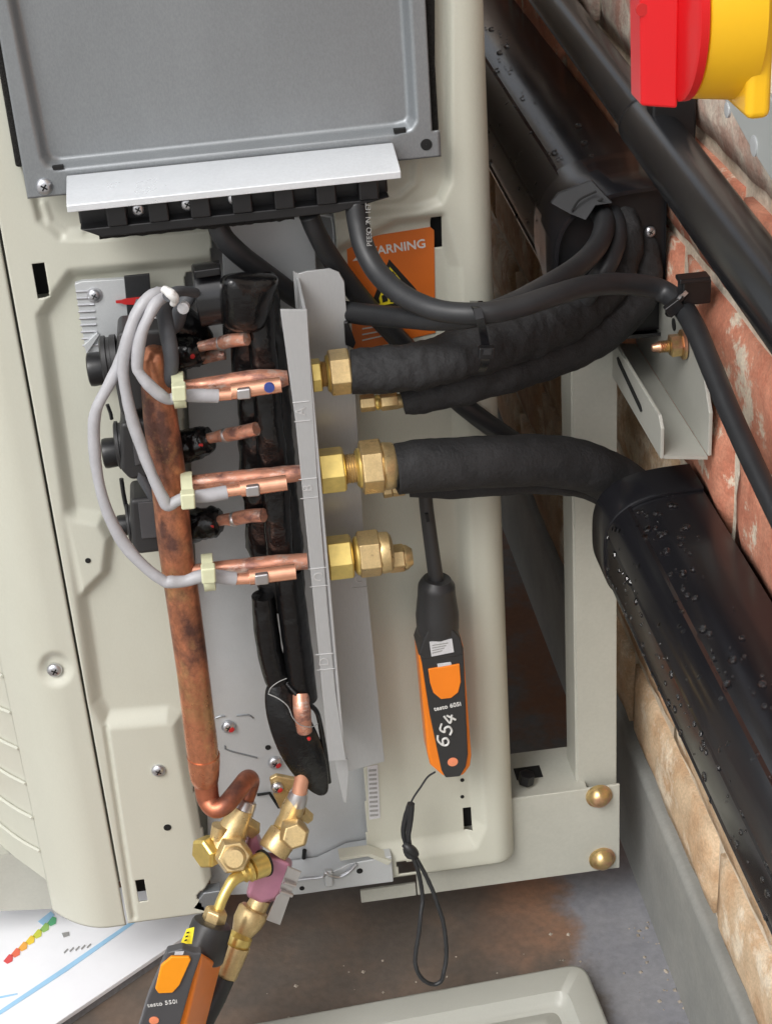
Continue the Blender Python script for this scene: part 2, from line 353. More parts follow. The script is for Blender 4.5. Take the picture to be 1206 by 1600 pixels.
zs = np.unique(np.round(np.concatenate([np.arange(-.335, .50, .00125), [s[i] for s in slots for i in (2, 3)]]), 5))
def base_side(X, Z):
    t = np.clip((X-(XR-.016))/.016, 0, 1); r = .016*(1-np.sqrt(np.maximum(0, 1-t*t)))
    tb = np.clip((-.303-Z)/.02, 0, 1)*(X > -.05); return r+.012*(1-np.sqrt(np.maximum(0, 1-tb*tb)))
P0 = [(-120,-400),(702,-400),(702,285),(688,316),(650,329),(140,372),(95,372),(62,345),(50,300)]
P1 = [(66,495),(112,430),(350,408),(520,398),(620,350),(690,342),(712,420),(735,1100),(750,1290),(738,1318),(675,1328),(595,1338),(340,1420),(318,1330),(296,1225),(278,1128),(262,1122),(166,1130),(150,1100)]
TAB = [(105,812),(153,822),(166,845),(160,895),(130,925),(118,870)]
def h_side(px, py, X, Z):
    h = .0045*(1-sstep(sdf(px, py, P0), 14))
    h2 = .0075*(1-sstep(sdf(px, py, P1), 26)); h = np.maximum(h, h2)
    tb = 1-sstep(sdf(px, py, TAB)-6, 20); h = h*(1-tb)+.0005*tb
    h = h-.0014*(1-sstep(np.abs(dline(px, py, [(68,322),(78,352),(104,368),(128,366)]))-5, 7))
    h = h-.0014*(1-sstep(np.abs(dline(px, py, [(652,262),(650,290),(626,312),(588,316)]))-5, 7))
    h = h+.0022*(1-sstep(dline(px, py, [(166,1140),(210,1434)])-3, 7))
    h = h+.003*sstep(dline(px, py, [(716,-300),(722,400),(742,1000),(752,1400)])*(-1)+20, 8)*0
    return h
OPEN = [(290,432),(330,428),(330,350),(522,336),(560,900),(576,1350),(588,1364),(600,1900),(318,1900),(322,1424),(307,1400),(332,1376),(322,1330),(304,1240),(292,1000),(286,800)]
NOTCH = [(619,1347),(652,1345),(662,1362),(624,1367)]
def keep_side(px, py, X, Z):
    k = sdf(px, py, OPEN) > 0
    for a, b_, c, d in slots: k &= ~((X > a) & (X < b_) & (Z > c) & (Z < d))
    bot = np.where(px < 400, PROJ(X, X*0, X*0-.3185)[1], 1e9)
    k &= np.where(px < 400, Z > -.3185, Z > -.3100)
    k &= sdf(px, py, NOTCH) > 0
    return k
plate('side_panel', xs, zs, base_side, h_side, keep_side, M['beige'], unit)
for a, b_, c, d in slots:
    MB().box(((a+b_)/2, .017, (c+d)/2), (b_-a+.006, .004, d-c+.006)).build('slot_backing', M['dark'], unit)
# front corner panel, curving away to the left
xf = np.arange(-.268, -.2124+.0001, .0011)
def base_front(X, Z):
    u = np.clip(-.214-X, 0, 1); return 14*np.clip(u-.010, 0, 1)**2 + .004*np.clip(1-(X+.2124)/-.0015, 0, 1)*0
def h_front(px, py, X, Z):
    r = np.hypot(px-87, py-1046); h = .0045*(1-sstep(r-21, 20)); return h + .0012*np.clip(1-(-.2124-X)/.0015, 0, 1)
plate('front_panel', xf, np.arange(-.325, .50, .0016), base_front, h_front, lambda p, q, X, Z: (Z > -.3195), M['beige'], unit)
# grille side further round the corner, and bottom lip
yb = float(base_front(np.array(-.268), 0))
gs = MB()
gs.loft([[Vector((-.2682-.10*t, yb+.0015+.13*t+.03*t*t, z)) for z in (.5, -.285-.012*t, -.292-.014*t)] for t in (0, .25, .5, .75, 1)], cap=False, closed=False).build('grille_surround', M['beige'], unit)
for k in range(22):
    pts = [Vector((-.2682-.10*t, yb-.0012+.13*t+.03*t*t, -.262+k*.031-.035*t*(1-t)*1.5+.012*t)) for t in [j/8 for j in range(9)]]
    MB().tube(pts, .0013, n=8, step=2, flat=.6).build('grille_slat', M['beige'], unit)
MB().pprism([(-90,1335),(100,1335),(100,1419),(-90,1428)], .07, .12).build('base_skirt', M['beige_old'], unit)
# casing
cs = MB(); cs.box(((XL+XR)/2-.02, .42, .09), (XR-XL+.035, .78, .80)); 
for i, p in enumerate(cs.v):
    if p.x > 0: p.x = XR-.0015
    if p.y < .3: p.y = .030
    if p.z < 0: p.z = -.306
cs.build('casing', M['beige_old'], unit, bevel=.004)
# inner galvanised partition
MB().pprism([(285,425),(330,350),(530,330),(580,1350),(470,1392),(330,1400)], .0215, .026).build('partition_plate', M['galv'], unit)
MB().pprism([(345,352),(490,336),(495,440),(350,440)], .004, .012).build('inner_plate', M['galv'], unit, bevel=.0006)
MB().tube(ppts([(495,336,.006),(512,338,.006),(520,345,.006),(523,400,.006)]), .0009, n=8, step=3).build('plate_rim', M['galv'], unit)
for pl in ([(370,1118),(388,1117),(396,1122)], [(337,1122),(345,1119),(352,1119)], [(352,1165),(356,1172),(402,1184)]):
    MB().tube(ppts([(a, b_, .0212) for a, b_ in pl]), .0007, n=6, step=3).build('pressed_line', M['galv_dark'], unit)
def screw(x, y, Y, r, parent, name='screw', red=False, washer=False, ax=(0, -1, 0), m_='screw'):
    p = PY(x, y, Y); s_ = MP(p)*r; a = Vector(ax).normalized()
    g = MB()
    if washer: g.lathe(p, a, [(0, s_*1.25), (s_*.15, s_*1.25), (s_*.2, s_*1.0)], n=24)
    g.lathe(p, a, [(0, s_), (s_*.25, s_), (s_*.5, s_*.82), (s_*.62, s_*.45), (s_*.64, .0001)], n=24, cap=False)
    o = g.build(name, M[m_], parent)
    c = p+a*s_*.60
    MB().box(c, (s_*.9, s_*.1, s_*.2), Matrix.Rotation(.6, 3, 'Y')).box(c, (s_*.2, s_*.11, s_*.9), Matrix.Rotation(.6, 3, 'Y')).build('cross_recess', M['dark'], o)
    if red: MB().lathe(p+a*s_*.3+Vector((s_*.3, 0, -s_*.2)), a, [(0, s_*.62), (s_*.28, s_*.5), (s_*.4, .0001)], n=12).build('red_mark', M['redm'], o)
    return o
screw(357, 1135, .021, 11, unit, 'rivet', True); screw(430, 1191, .021, 11, unit, 'rivet', True)
screw(86, 1046, .004, 12, unit); screw(248, 1203, 0.0, 11, unit, washer=False)
def hole(x, y, Y, r, parent):
    p = PY(x, y, Y); s_ = MP(p)*r; MB().lathe(p, (0, -1, 0), [(-.001, s_), (.00025, s_), (.0003, .0001)], n=16, cap=False).build('hole', M['dark'], parent)
hole(138, 876, .0003, 4.5, unit); hole(262, 1293, -.0002, 6, unit); hole(722, 1219, .0072, 3.2, unit); hole(722, 1245, .0072, 3, unit); hole(419, 1168, .0212, 4.5, unit)
# openings low down in the partition: dark bent gaps
MB().tube(ppts([(402,1242,.020),(421,1239,.020),(436,1262,.020)]), .0011, n=6, smooth=False).build('gap_edge', M['dark'], unit)
MB().tube(ppts([(452,1352,.020),(474,1348,.020),(476,1328,.020)]), .0016, n=6, smooth=False).build('gap_edge', M['dark'], unit)
# barcode strip on the right jamb
lb = MB().pprism([(574,1198),(590,1195),(594,1278),(577,1281)], .0068, .0072).build('rating_strip', M['label_grey'], unit)
for k in range(11):
    y = 1203+k*7
    MB().pprism([(576+k*.2, y), (588+k*.3, y-1), (588+k*.3, y+2), (576+k*.2, y+3)], .0064, .0068).build('print_line', M['print'], lb)
# base pan: crimped zinc strip under the opening
bp_ = MB().pprism([(455,1378),(500,1372),(545,1350),(612,1338),(615,1378),(540,1388),(470,1398),(420,1402),(430,1385)], -.004, .020).build('base_pan_edge', M['galv'], unit, bevel=.0008)
MB().tube(ppts([(430,1383,-.005),(470,1374,-.006),(503,1370,-.007),(509,1364,-.008),(516,1368,-.008),(530,1370,-.007),(545,1362,-.006),(557,1350,-.006)]), .0012, n=8).build('crimped_rim', M['screw'], bp_)
MB().pprism([(505,1362),(520,1361),(522,1386),(508,1388)], -.008, -.004).build('pressed_rib', M['galv'], bp_, bevel=.0015)
hole(562, 1361, -.0042, 5, bp_); hole(472, 1388, -.0042, 4, bp_)
MB().pprism([(300,1420),(318,1396),(345,1392),(348,1412),(330,1428)], .0, .01).build('pan_corner', M['galv_dark'], unit, bevel=.001)
MB().pprism([(530,1340),(578,1334),(612,1346),(606,1352),(575,1338),(532,1345)], -.006, .004).build('beige_lip', M['beige'], unit)

# ---- electrical cover plate
YC = -.012
cxl, cxr, cxt = PY(2, 70, YC).x, PY(675, 203, YC).x, PY(689, 240, YC).x
czb, czt = PY(60, 309, YC).z, PY(684, 204, YC).z
def cov_h(px, py, X, Z):
    inn = [(-70,-420),(612,-420),(638,40),(647,188),(640,200),(620,206),(92,262),(76,258),(68,246),(18,0)]
    return .0085*(1-sstep(sdf(px, py, inn)+1, 13))
plate('electrical_cover', np.unique(np.r_[np.arange(cxl, cxr, .0012), cxr, cxt-.002, cxt]), np.unique(np.r_[np.arange(czb, .54, .0012), czt]), lambda X, Z: X*0+YC, cov_h,
      lambda px, py, X, Z: (X < cxr) | (Z < czt), M['galv_dark'], unit)
cover = bpy.data.objects['electrical_cover']
screw(70, 291, YC, 13, cover); p = PY(666, 226, YC-.0002)
g = MB(); g.lathe(p, (0, -1, 0), [(-.001, .0034), (.0002, .0034), (.0003, .0001)], n=20, cap=False); g.build('hole', M['dark'], cover)
for a in ([(82,261),(99,259),(100,264),(84,266)], [(615,203),(634,201),(634,207),(616,209)]): MB().pprism([(x, y) for x, y in a], YC-.0004, YC+.003).build('drain_slot', M['dark'], cover)
MB().pprism([(-10,60),(2,60),(37,262),(25,262)], -.006, .004).build('foam_seal', M['seal'], unit, bevel=.0015)
MB().pprism([(655,-300),(679,-300),(680,100),(686,206),(666,206)], -.006, .004).build('foam_seal', M['seal'], unit, bevel=.0015)

# ---- aluminium drip bar over the terminals
A0, A1 = PY(105, 276, YC-.002), PY(613, 221, YC-.002)
yb0 = -.047
B0, B1 = PY(110, 322, yb0), PY(620, 268, yb0); B0.x = A0.x; B1.x = A1.x
zt = (A0.z+A1.z)/2; zb = (B0.z+B1.z)/2; y0 = YC-.002; lip = .0040
sec = [(y0, zt), (y0-.004, zt+.0003), (yb0+.002, zb+.0012), (yb0, zb), (yb0, zb-lip), (yb0+.0012, zb-lip), (yb0+.0012, zb-.0016), (y0, zt-.0016)]
MB().loft([[(x, a, b_) for a, b_ in sec] for x in (A0.x, A1.x)]).build('drip_bar', M['alu'], unit, bevel=.0005)
# ---- terminal block
tb = MB(); T0, T1 = PY(128, 340, -.040), PY(606, 300, -.040)
ztp = zb-.001; 
xa, xb = PY(122, 335, -.036).x, PY(607, 290, -.036).x
zlo = PY(300, 339, -.036).z
tb.box(((xa+xb)/2, -.026, (ztp+zlo)/2), (xb-xa, .012, ztp-zlo))
tb_o = tb.build('terminal_block', M['plasticb'], unit, bevel=.0015)
base = MB(); base.loft([[(xa+.000, y_, zlo+.0015), (xa+.012, y_, zlo-.0045), (xb-.030, y_, zlo-.0045), (xb+.0, y_, zlo+.0015)] for y_ in (-.018, -.042)]); base.build('terminal_base', M['plasticb'], tb_o, bevel=.001)
MB().tube([(xa+.01, -.036, zlo-.0052), ((xa+xb)/2, -.036, zlo-.0056), (xb-.055, -.036, zlo-.0052)], .0022, n=10, step=24, amp=.0009, fr=300).build('foam_strip', M['seal'], tb_o)
xs_ = [xa+(xb-xa)*k/13 for k in range(14)]
for k in range(7):
    x = PY(182+k*66, 330, -.042).x if k < 7 else 0
    MB().box((x, -.036, (ztp+zlo)/2-.0006), (.0115, .016, ztp-zlo-.004)).build('divider', M['plasticb'], tb_o, bevel=.0012)
for x, y in ((216,326),(293,318),(366,309),(438,300),(511,293)):
    o = screw(x, y, -.038, 11, tb_o, 'terminal_screw')

# ---- warning label on the panel
YL = .0068
wl = MB().pprism([(541,376),(672,355),(678,360),(680,520),(560,548),(552,545)], YL, YL+.0012).build('warning_label', M['orange_label'], unit)
def text(body, p, size, mt, parent, name='lettering', rot=None, ext=.00012, align='CENTER', vec=None, bold=.0):
    cu = bpy.data.curves.new('t', 'FONT'); cu.body = body; cu.size = size; cu.extrude = ext; cu.align_x = align; cu.align_y = 'CENTER'; cu.offset = bold; cu.resolution_u = 3
    to = bpy.data.objects.new('t', cu); COL.objects.link(to); dg = bpy.context.evaluated_depsgraph_get(); dg.update()
    me = bpy.data.meshes.new_from_object(to.evaluated_get(dg)); bpy.data.objects.remove(to); bpy.data.curves.remove(cu)
    R = rot if rot is not None else Matrix.Rotation(math.pi/2, 3, 'X')
    me.transform(Matrix.Translation(Vector(p)-ORG[parent.name]) @ R.to_4x4()); me.materials.clear(); me.materials.append(mt); me.name = name
    o = bpy.data.objects.new(name, me); COL.objects.link(o); o.parent = parent; ORG[o.name] = ORG[parent.name]; return o
RX = Matrix.Rotation(math.pi/2, 3, 'X')
def RXr(a): return Matrix.Rotation(a, 3, 'Y') @ RX
text('WARNING', PY(617, 388, YL-.0002), .0078, M['ink'], wl, rot=RXr(-.05), bold=.00015)
MB().pprism([(551,408),(561,397),(571,405)], YL-.0003, YL).build('alert_triangle', M['ink'], wl)
MB().pprism([(608,405),(650,452),(656,474),(575,487)], YL-.0003, YL).build('hazard_triangle', M['black_p'], wl)
MB().pprism([(609,417),(642,456),(646,468),(588,479)], YL-.0006, YL-.0003).build('hazard_field', M['yellow_l'], wl)
for q in ([(614,424),(619,430),(611,434),(608,428)], [(620,434),(627,438),(622,444),(616,440)], [(630,446),(636,450),(632,456),(626,452)], [(596,462),(604,459),(606,470),(598,473)], [(611,463),(622,466),(620,473),(609,472)], [(586,470),(592,466),(594,474),(589,476)]):
    MB().pprism(q, YL-.0008, YL-.0006).build('pictogram', M['black_p'], wl)
for k in range(4): MB().pprism([(566,504+k*9),(615-6*k,497+k*9),(615-6*k,499+k*9),(566,506+k*9)], YL-.0003, YL).build('print_line', M['ink'], wl)

# ---- slotted bracket plate with screw, left of the valves
bp2 = MB().pprism([(117,444),(128,440),(196,436),(236,560),(236,600),(150,600),(135,552)], -.003, .001).build('vented_plate', M['galv'], unit, bevel=.0005)
for k in range(9):
    y = 449+k*10.5; MB().tube(ppts([(119+k*1.3, y+7, -.0032), (146+k*1.0, y+6, -.0032)]), .0007, n=6, smooth=False).build('louvre', M['screw'], bp2)
MB().pprism([(131,540),(152,520),(156,524),(137,552)], -.005, -.003).build('bent_corner', M['galv'], bp2, bevel=.0004)
screw(148, 461, -.003, 10, bp2, washer=True)
tp = MB().pprism([(194,432),(234,428),(240,520),(203,530)], -.005, -.003).build('tape_strip', M['rubber'], unit, bevel=.0005)
MB().pprism([(181,470),(190,469),(196,467),(222,464),(224,476),(196,476),(190,474),(182,474)], -.0056, -.005).build('red_arrow', M['redm'], tp)

# ------------------------------------------------------------------ pipe bracket (folded steel, facing flange + web + back plate)
YF, YK = -.080, -.030
pb = thing('pipe_bracket', PY(515, 1190, -.05), 'upright folded grey steel bracket with stamped letters carrying the brass fittings', 'bracket')
fl = MB().pprism([(438,484),(480,484),(496,745),(512,950),(524,1080),(541,1188),(514,1190),(500,1040),(483,870),(462,660)], YF, YF+.0018).build('front_flange', M['steel'], pb, bevel=.0004)
w0, w1 = PY(480, 484, YF), PY(541, 1188, YF)
xw = w0.x; zt_, zb_ = w0.z, w1.z
MB().prism([(xw-.0004, YF+.0004, zt_), (xw-.0004, YK, zt_+.000), (PY(541,1188,YF).x-.0004, YK, zb_), (PY(541,1188,YF).x-.0004, YF+.0004, zb_)], (-.0018, 0, 0)).build('web', M['steel'], pb, bevel=.0003)
MB().pprism([(458,424),(466,428),(480,424),(515,420),(530,426),(538,440),(545,540),(556,620),(572,900),(588,1060),(601,1190),(540,1207),(505,1100)], YK, YK+.0018).build('back_plate', M['steel'], pb, bevel=.0004)
MB().pprism([(523,1188),(543,1186),(545,1210),(541,1255),(537,1253),(527,1208)], YF+.012, YF+.014).build('pointed_tab', M['steel'], pb, bevel=.0003)
MB().pprism([(538,505),(544,503),(556,536),(552,545),(545,541),(540,540)], YK-.004, YK).build('clip', M['plasticb'], pb, bevel=.0005)
def stamp(let, x, y, w_, h_, Y, rot, parent):
    a = .10; pts = [(x-w_/2, y-h_/2+a*w_/2), (x+w_/2, y-h_/2-a*w_/2), (x+w_/2+h_*.08, y+h_/2-a*w_/2), (x-w_/2+h_*.08, y+h_/2+a*w_/2)]
    P = ppts([(p, q, Y-.0002) for p, q in pts])
    f = MB()
    for i in (0, 2): f.tube([P[i], P[(i+1) % 4]], .00028, n=5, smooth=False)
    f.build('stamped_frame', M['steelmark'], parent)
    text(let, PY(x, y, Y-.00025), .0085, M['steelmark'], parent, 'stamped_letter', rot=RXr(rot))
stamp('A', 470, 643, 26, 30, YF, -1.5, fl); stamp('B', 481, 763, 28, 30, YF, -1.5, fl); stamp('C', 496, 902, 28, 28, YF, .3, fl); stamp('D', 507, 1034, 28, 24, YF, -1.5, fl)
stamp('C', 560, 905, 24, 26, YK, .3, bpy.data.objects['back_plate'])

# ------------------------------------------------------------------ brass fittings on the bracket
AX = (Vector((1, 0, 0.0)))
def hexnut(x0, x1, y, r, Y, name, parent, m_='brass', ph=.25, cham=.9):
    p, q = PY(x0, y, Y), PY(x1, y-(x1-x0)*.09, Y); q.z = p.z; s_ = MP(p); L_ = q.x-p.x; R = r*s_/.93
    return MB().lathe(p, AX, [(0, R*cham), (L_*.07, R), (L_*.93, R), (L_, R*cham)], n=6, ph=ph).build(name, M[m_], parent, bevel=.0006)
def rnd(x0, x1, y, prof, Y, name, parent, m_='brass', n=32):
    p, q = PY(x0, y, Y), PY(x1, y-(x1-x0)*.09, Y); L_ = q.x-p.x; s_ = MP(p)
    return MB().lathe(p, AX, [(L_*t, r*s_) for t, r in prof], n=n).build(name, M[m_], parent)
def thread(x0, x1, y, r, Y, name, parent, m_='brass_y', turns=6):
    pr = []
    for k in range(turns): t = k/turns; pr += [(t, r*.9), (t+.5/turns, r)]
    return rnd(x0, x1, y, pr+[(1, r*.9)], Y, name, parent, m_)
YA = -.055
def mk(label, x, y, parts):
    t = thing('flare_fitting', PY(x, y, YA), label, 'brass fitting')
    for kind, x0, x1, yy, r, Y, name, *rest in parts:
        m_ = rest[0] if rest else 'brass'; ph = rest[1] if len(rest) > 1 else .28
        if kind == 'hex': hexnut(x0, x1, yy, r, Y, name, t, m_, ph)
        elif kind == 'thr': thread(x0, x1, yy, r, Y, name, t, m_)
        else: rnd(x0, x1, yy, r, Y, name, t, m_)
    return t
mk('topmost brass flare fitting, its nut half inside torn foam', 500, 590, [
    ('hex',486,502,587,25,YA,'hex_body','brass_y',.1),('thr',502,514,585,21,YA,'threaded_neck'),('hex',514,548,583,34,YA,'flare_nut'),('rnd',510,516,584,[(0,27),(.5,30),(1,27)],YA,'collar','brass_y')])
mk('middle brass flare fitting with long visible thread, beside letter B', 520, 733, [
    ('hex',497,539,737,34,YA,'hex_body','brass_y',.05),('thr',539,563,733,24,YA,'threaded_neck'),('hex',563,598,731,40,YA,'flare_nut','brass',.3),('rnd',597,621,729,[(0,35),(.15,38),(.75,36),(.95,31),(1,26)],YA,'cap_collar'),('rnd',556,564,732,[(0,27),(.5,32),(1,32)],YA,'washer','brass_y')])
mk('lowest brass flare fitting, capped and unconnected', 530, 870, [
    ('hex',510,551,873,33,YA,'hex_body','brass_y',.05),('thr',549,562,870,22,YA,'threaded_neck'),('hex',559,594,867,35,YA,'flare_nut','brass',.35),('rnd',593,614,864,[(0,32),(.2,33),(.7,32),(.9,27),(1,18)],YA,'cap_collar'),('rnd',553,560,869,[(0,26),(.5,31),(1,31)],YA,'washer','brass_y')])
YS = -.040
mk('small liquid line brass fitting just below the topmost nut', 590, 630, [
    ('hex',562,586,631,13,YS,'hex_body'),('rnd',586,594,629,[(0,11),(.5,13),(1,11)],YS,'threaded_neck','brass_y'),('hex',594,622,629,13,YS,'flare_nut'),('rnd',620,630,627,[(0,12),(1,11)],YS,'collar')])
mk('small liquid line brass fitting peeking out below the middle nut', 610, 765, [
    ('hex',598,612,766,12,YS,'hex_body'),('hex',612,632,764,12,YS,'flare_nut')])
mk('small capped liquid line brass fitting behind the lowest nut', 625, 872, [
    ('hex',606,632,874,21,YS,'flare_nut'),('rnd',631,644,871,[(0,20),(.3,20),(.9,14),(1,13)],YS,'cap')])

# ------------------------------------------------------------------ copper
o = ptube([(241,541,-.052),(241,546,-.052),(243,556,-.052),(245,580,-.052),(251,650,-.052),(264,750,-.052),(274,850,-.052),(288,950,-.052),(303,1060,-.052),(315,1160,-.052),(319,1188,-.052)], [7,16,23,25,27,28,27,26,25,25,24], n=40, step=6)
hd = o.build('gas_header_pipe', M['copper_old']); tag(hd, 'thick tarnished copper header pipe standing upright left of the bracket', 'copper pipe')
ptube([(318,1180,-.052),(319,1192,-.052),(320,1212,-.052),(322,1222,-.052)], [26,25,23,20], n=32).build('reducer', M['copper_old'], hd)
ptube([(321,1215,-.052),(325,1245,-.054),(335,1263,-.060),(352,1258,-.060),(372,1235,-.050),(386,1218,-.038),(391,1222,-.032),(386,1242,-.036),(380,1258,-.040)], [19,18,15,15,15,15,15,14,13], n=32, step=6).build('elbow_pipe', mat('elbow_copper', (.50,.17,.09), .4, metal=.7, n1=.15, sc1=80, col2=(.20,.09,.07), mixsc=30, mixlo=.5, mixhi=.7, bump=.2, bsc=300, bd=.0005), hd)
stub_lab = ['topmost horizontal copper branch pipe with heat stained end', 'middle horizontal copper branch pipe', 'lowest horizontal copper branch pipe']
for lab, pts, rr in zip(stub_lab, ([(270,604,YA),(310,602,YA),(360,597,YA),(400,592,YA),(432,592,YA),(450,590,YA)], [(280,757,YA),(330,752,YA),(400,746,YA),(440,742,YA),(475,738,YA)], [(290,893,YA),(340,888,YA),(400,884,YA),(440,880,YA),(480,877,YA)]),
                        ([10,11,14,15,15,12], [12,13,14,14,13], [10,11,14,14,13])):
    tag(ptube(pts, rr, n=28, step=8, amp=.0003, fr=120).build('branch_pipe', M['copper']), lab, 'copper pipe', 'copper branch pipes from the header')

# thin copper stubs from the expansion valves, with their black wrapped ends
for lab, lab2, pts, wr in (('topmost short copper stub running into the black taped riser', 'black wrapping on the topmost valve outlet', [(300,545,-.03),(330,538,-.035),(345,536,-.038),(362,532,-.046),(386,529,-.052)], [(262,560,-.026),(285,553,-.028),(305,549,-.029),(316,547,-.030)]),
                     ('second short copper stub running towards the taped riser', 'black wrapping on the second valve outlet', [(310,689,-.03),(340,682,-.035),(352,680,-.038),(375,676,-.046),(401,670,-.052)], [(272,700,-.026),(295,695,-.028),(318,688,-.029),(329,684,-.030)]),
                     ('third short copper stub running towards the taped riser', 'black wrapping on the third valve outlet', [(325,818,-.03),(350,812,-.035),(365,811,-.038),(390,806,-.046),(412,805,-.052)], [(288,826,-.026),(310,820,-.028),(335,815,-.029),(346,814,-.030)])):
    t = ptube(pts, [8,9,11,11,11], n=24, step=5).build('valve_stub', M['copper']); tag(t, lab, 'copper pipe', 'copper stubs beside the riser')
    p = PY(*pts[2]); MB().lathe(p-Vector((.002, 0, 0)), (1, -.15, .05), [(0, MP(p)*10), (.002, MP(p)*12.2), (.004, MP(p)*11.8)], n=24).build('solder_ring', M['silver'], t)
    tt = ptube(wr, [26,26,24,18], n=26, step=7, amp=.0014, fr=230).build('valve_wrapping', M['tape']); tag(tt, lab2, 'insulation', 'black wrapped valve outlets')
    q = PY(wr[2][0]-4, wr[2][1]+8, wr[2][2]-.0088); MB().lathe(q, (0, -1, 0), [(-.001, .0018), (.0005, .0014), (.0008, .0001)], n=8, cap=False).build('red_mark', M['redm'], tt)
tag(ptube([(318,560,-.020),(340,555,-.024),(352,553,-.025)], [9,9,9], n=20).build('capillary_stub', M['copper']), 'second copper tube end tucked right below the topmost stub', 'copper pipe')

# ------------------------------------------------------------------ expansion valve coils
def coil(lab, cap, nk, bx, lblr, r_cap, r_nk, Y=-.024):
    t = thing('valve_coil', PY(cap[0], cap[2], Y), lab, 'valve coil', 'black valve coils')
    a, b_, y = cap; p = PY(a, y, Y); q = PY(b_, y-2, Y); L_ = q.x-p.x; s_ = MP(p)
    MB().lathe(p, (1, 0, .02), [(0, r_cap*.80*s_), (L_*.08, r_cap*.97*s_), (L_*.3, r_cap*s_), (L_, r_cap*.96*s_)], n=36).build('end_cap', M['plasticb'], t)
    a, b_, y = nk; p = PY(a, y, Y); q = PY(b_, y, Y); L_ = q.x-p.x
    MB().lathe(p, (1, 0, .02), [(0, r_nk*.9*s_), (L_*.1, r_nk*s_), (L_*.35, r_nk*s_), (L_*.4, r_nk*.92*s_), (L_*.6, r_nk*.92*s_), (L_*.65, r_nk*s_), (L_, r_nk*s_)], n=36).build('ribbed_neck', M['anthracite'], t)
    MB().pprism(bx, Y-.016, Y+.012).build('coil_body', M['anthracite'], t, bevel=.003, seg=3)
    lp = MB().pprism(lblr, Y-.0172, Y-.016).build('name_plate', M['anth2'], t, bevel=.0004)
    return t
c1 = coil('topmost black valve coil with large round cap', (138,162,578), (160,186,564), [(184,520),(262,514),(272,628),(190,652),(180,600)], [(178+8,524),(205,520),(214,560),(190,566)], 27, 39)
c2 = coil('middle black valve coil behind the grey sensor cables', (161,184,709), (182,200,696), [(188,662),(262,656),(272,742),(204,752),(188,735)], [(204,662),(220,660),(235,720),(212,728)], 24, 38)
c3 = coil('lowest black valve coil showing its square grey plate', (184,204,822), (200,212,818), [(203,782),(272,776),(282,860),(215,868),(206,850)], [(216,786),(262,782),(270,838),(222,842)], 17, 32)
tag(ptube([(190,748,-.02),(194,775,-.02),(199,798,-.02)], 3.5, n=8).build('coil_lead', M['plasticb']), 'short thin black lead between the middle and lowest coils', 'wire')
tag(ptube([(168,632,-.02),(173,645,-.02),(175,655,-.02)], 3, n=8).build('coil_lead', M['plasticb']), 'tiny black lead end under the topmost coil', 'wire')
# dark harness behind the header
tag(ptube([(262,470,-.046),(257,486,-.050),(262,520,-.058),(268,560,-.060),(266,592,-.058),(262,600,-.05)], [9,12,13,12,11,9], n=24, step=5).build('charcoal_sleeve', M['grey_dark']), 'charcoal sleeved cable bending over the top of the copper header', 'cable')
tag(ptube([(222,470,-.02),(212,500,-.024),(206,560,-.03),(205,640,-.034),(212,720,-.036),(236,770,-.038),(250,790,-.034)], [9,9,10,10,9,8,8], n=18, step=5).build('charcoal_sleeve', M['grey_dark']), 'charcoal sleeved cable running down behind the grey sensor cables', 'cable')
tag(ptube([(305,455,-.03),(292,468,-.036),(282,485,-.036),(276,505,-.034),(262,520,-.03)], [9,12,12,12,10], n=18, step=5).build('charcoal_sleeve', M['grey_dark']), 'short charcoal sleeve between the white tie and the black motor', 'cable')
tag(ptube([(225,520,-.012),(250,500,-.012),(300,520,-.012),(310,560,-.012)], [30,34,30,26], n=24, step=4, amp=.002, fr=80).build('wrapped_pipe_bend', M['tape']), 'shiny black wrapped pipe bend deep behind the sleeves', 'insulation')
mt_ = thing('black_sleeve', PY(325, 505, -.03), 'glossy black clamp sleeve left of the taped riser', 'sleeve')
p = PY(306, 462, -.026); q = PY(350, 460, -.026)
MB().lathe(p, (1, 0, .03), [(0, .0175), (.001, .0185), ((q.x-p.x), .0185)], n=40).build('sleeve_body', M['trunk'], mt_)
MB().pprism([(303,424),(345,418),(346,430),(306,436)], -.044, -.036).build('upper_lip', M['plasticb'], mt_, bevel=.0008)

# ------------------------------------------------------------------ taped riser
rs = thing('taped_riser', PY(470, 1095, -.045), 'thick riser wrapped in shiny black tape behind the steel bracket', 'insulated pipe')
def slab(cs, name, depth, Yc, amp, fr, n=36, ex=.7):
    secs = []; Q = []
    for (a, b_) in zip(cs[:-1], cs[1:]):
        for k in range(10): t = k/10; Q.append([a[q]*(1-t)+b_[q]*t for q in range(3)])
    Q.append(cs[-1])
    for x, y, r in Q:
        p = PY(x, y, Yc); s_ = MP(p); sec = []
        for k in range(n):
            a = 2*math.pi*k/n; c_, sn = math.cos(a), math.sin(a); v = Vector((math.copysign(abs(c_)**ex, c_)*r*s_, math.copysign(abs(sn)**ex, sn)*depth, 0)); q = p+v
            v *= 1+amp*(noise.noise(q*fr)+.5*noise.noise(q*fr*2.6)); sec.append(p+v)
        secs.append(sec)
    return MB().loft(secs).build(name, M['tape'], rs, ang=180)
slab([(392,436,40),(392,470,45),(394,518,46),(404,528,42),(408,600,46),(412,612,40),(415,690,43),(418,760,45),(423,775,41),(430,850,44),(438,900,38),(444,945,30)], 'taped_sleeve', .010, -.034, .08, 75)
slab([(404,470,24),(410,540,22),(418,620,23),(424,700,24),(433,800,23),(440,900,20)], 'taped_sleeve', .008, -.042, .10, 90)
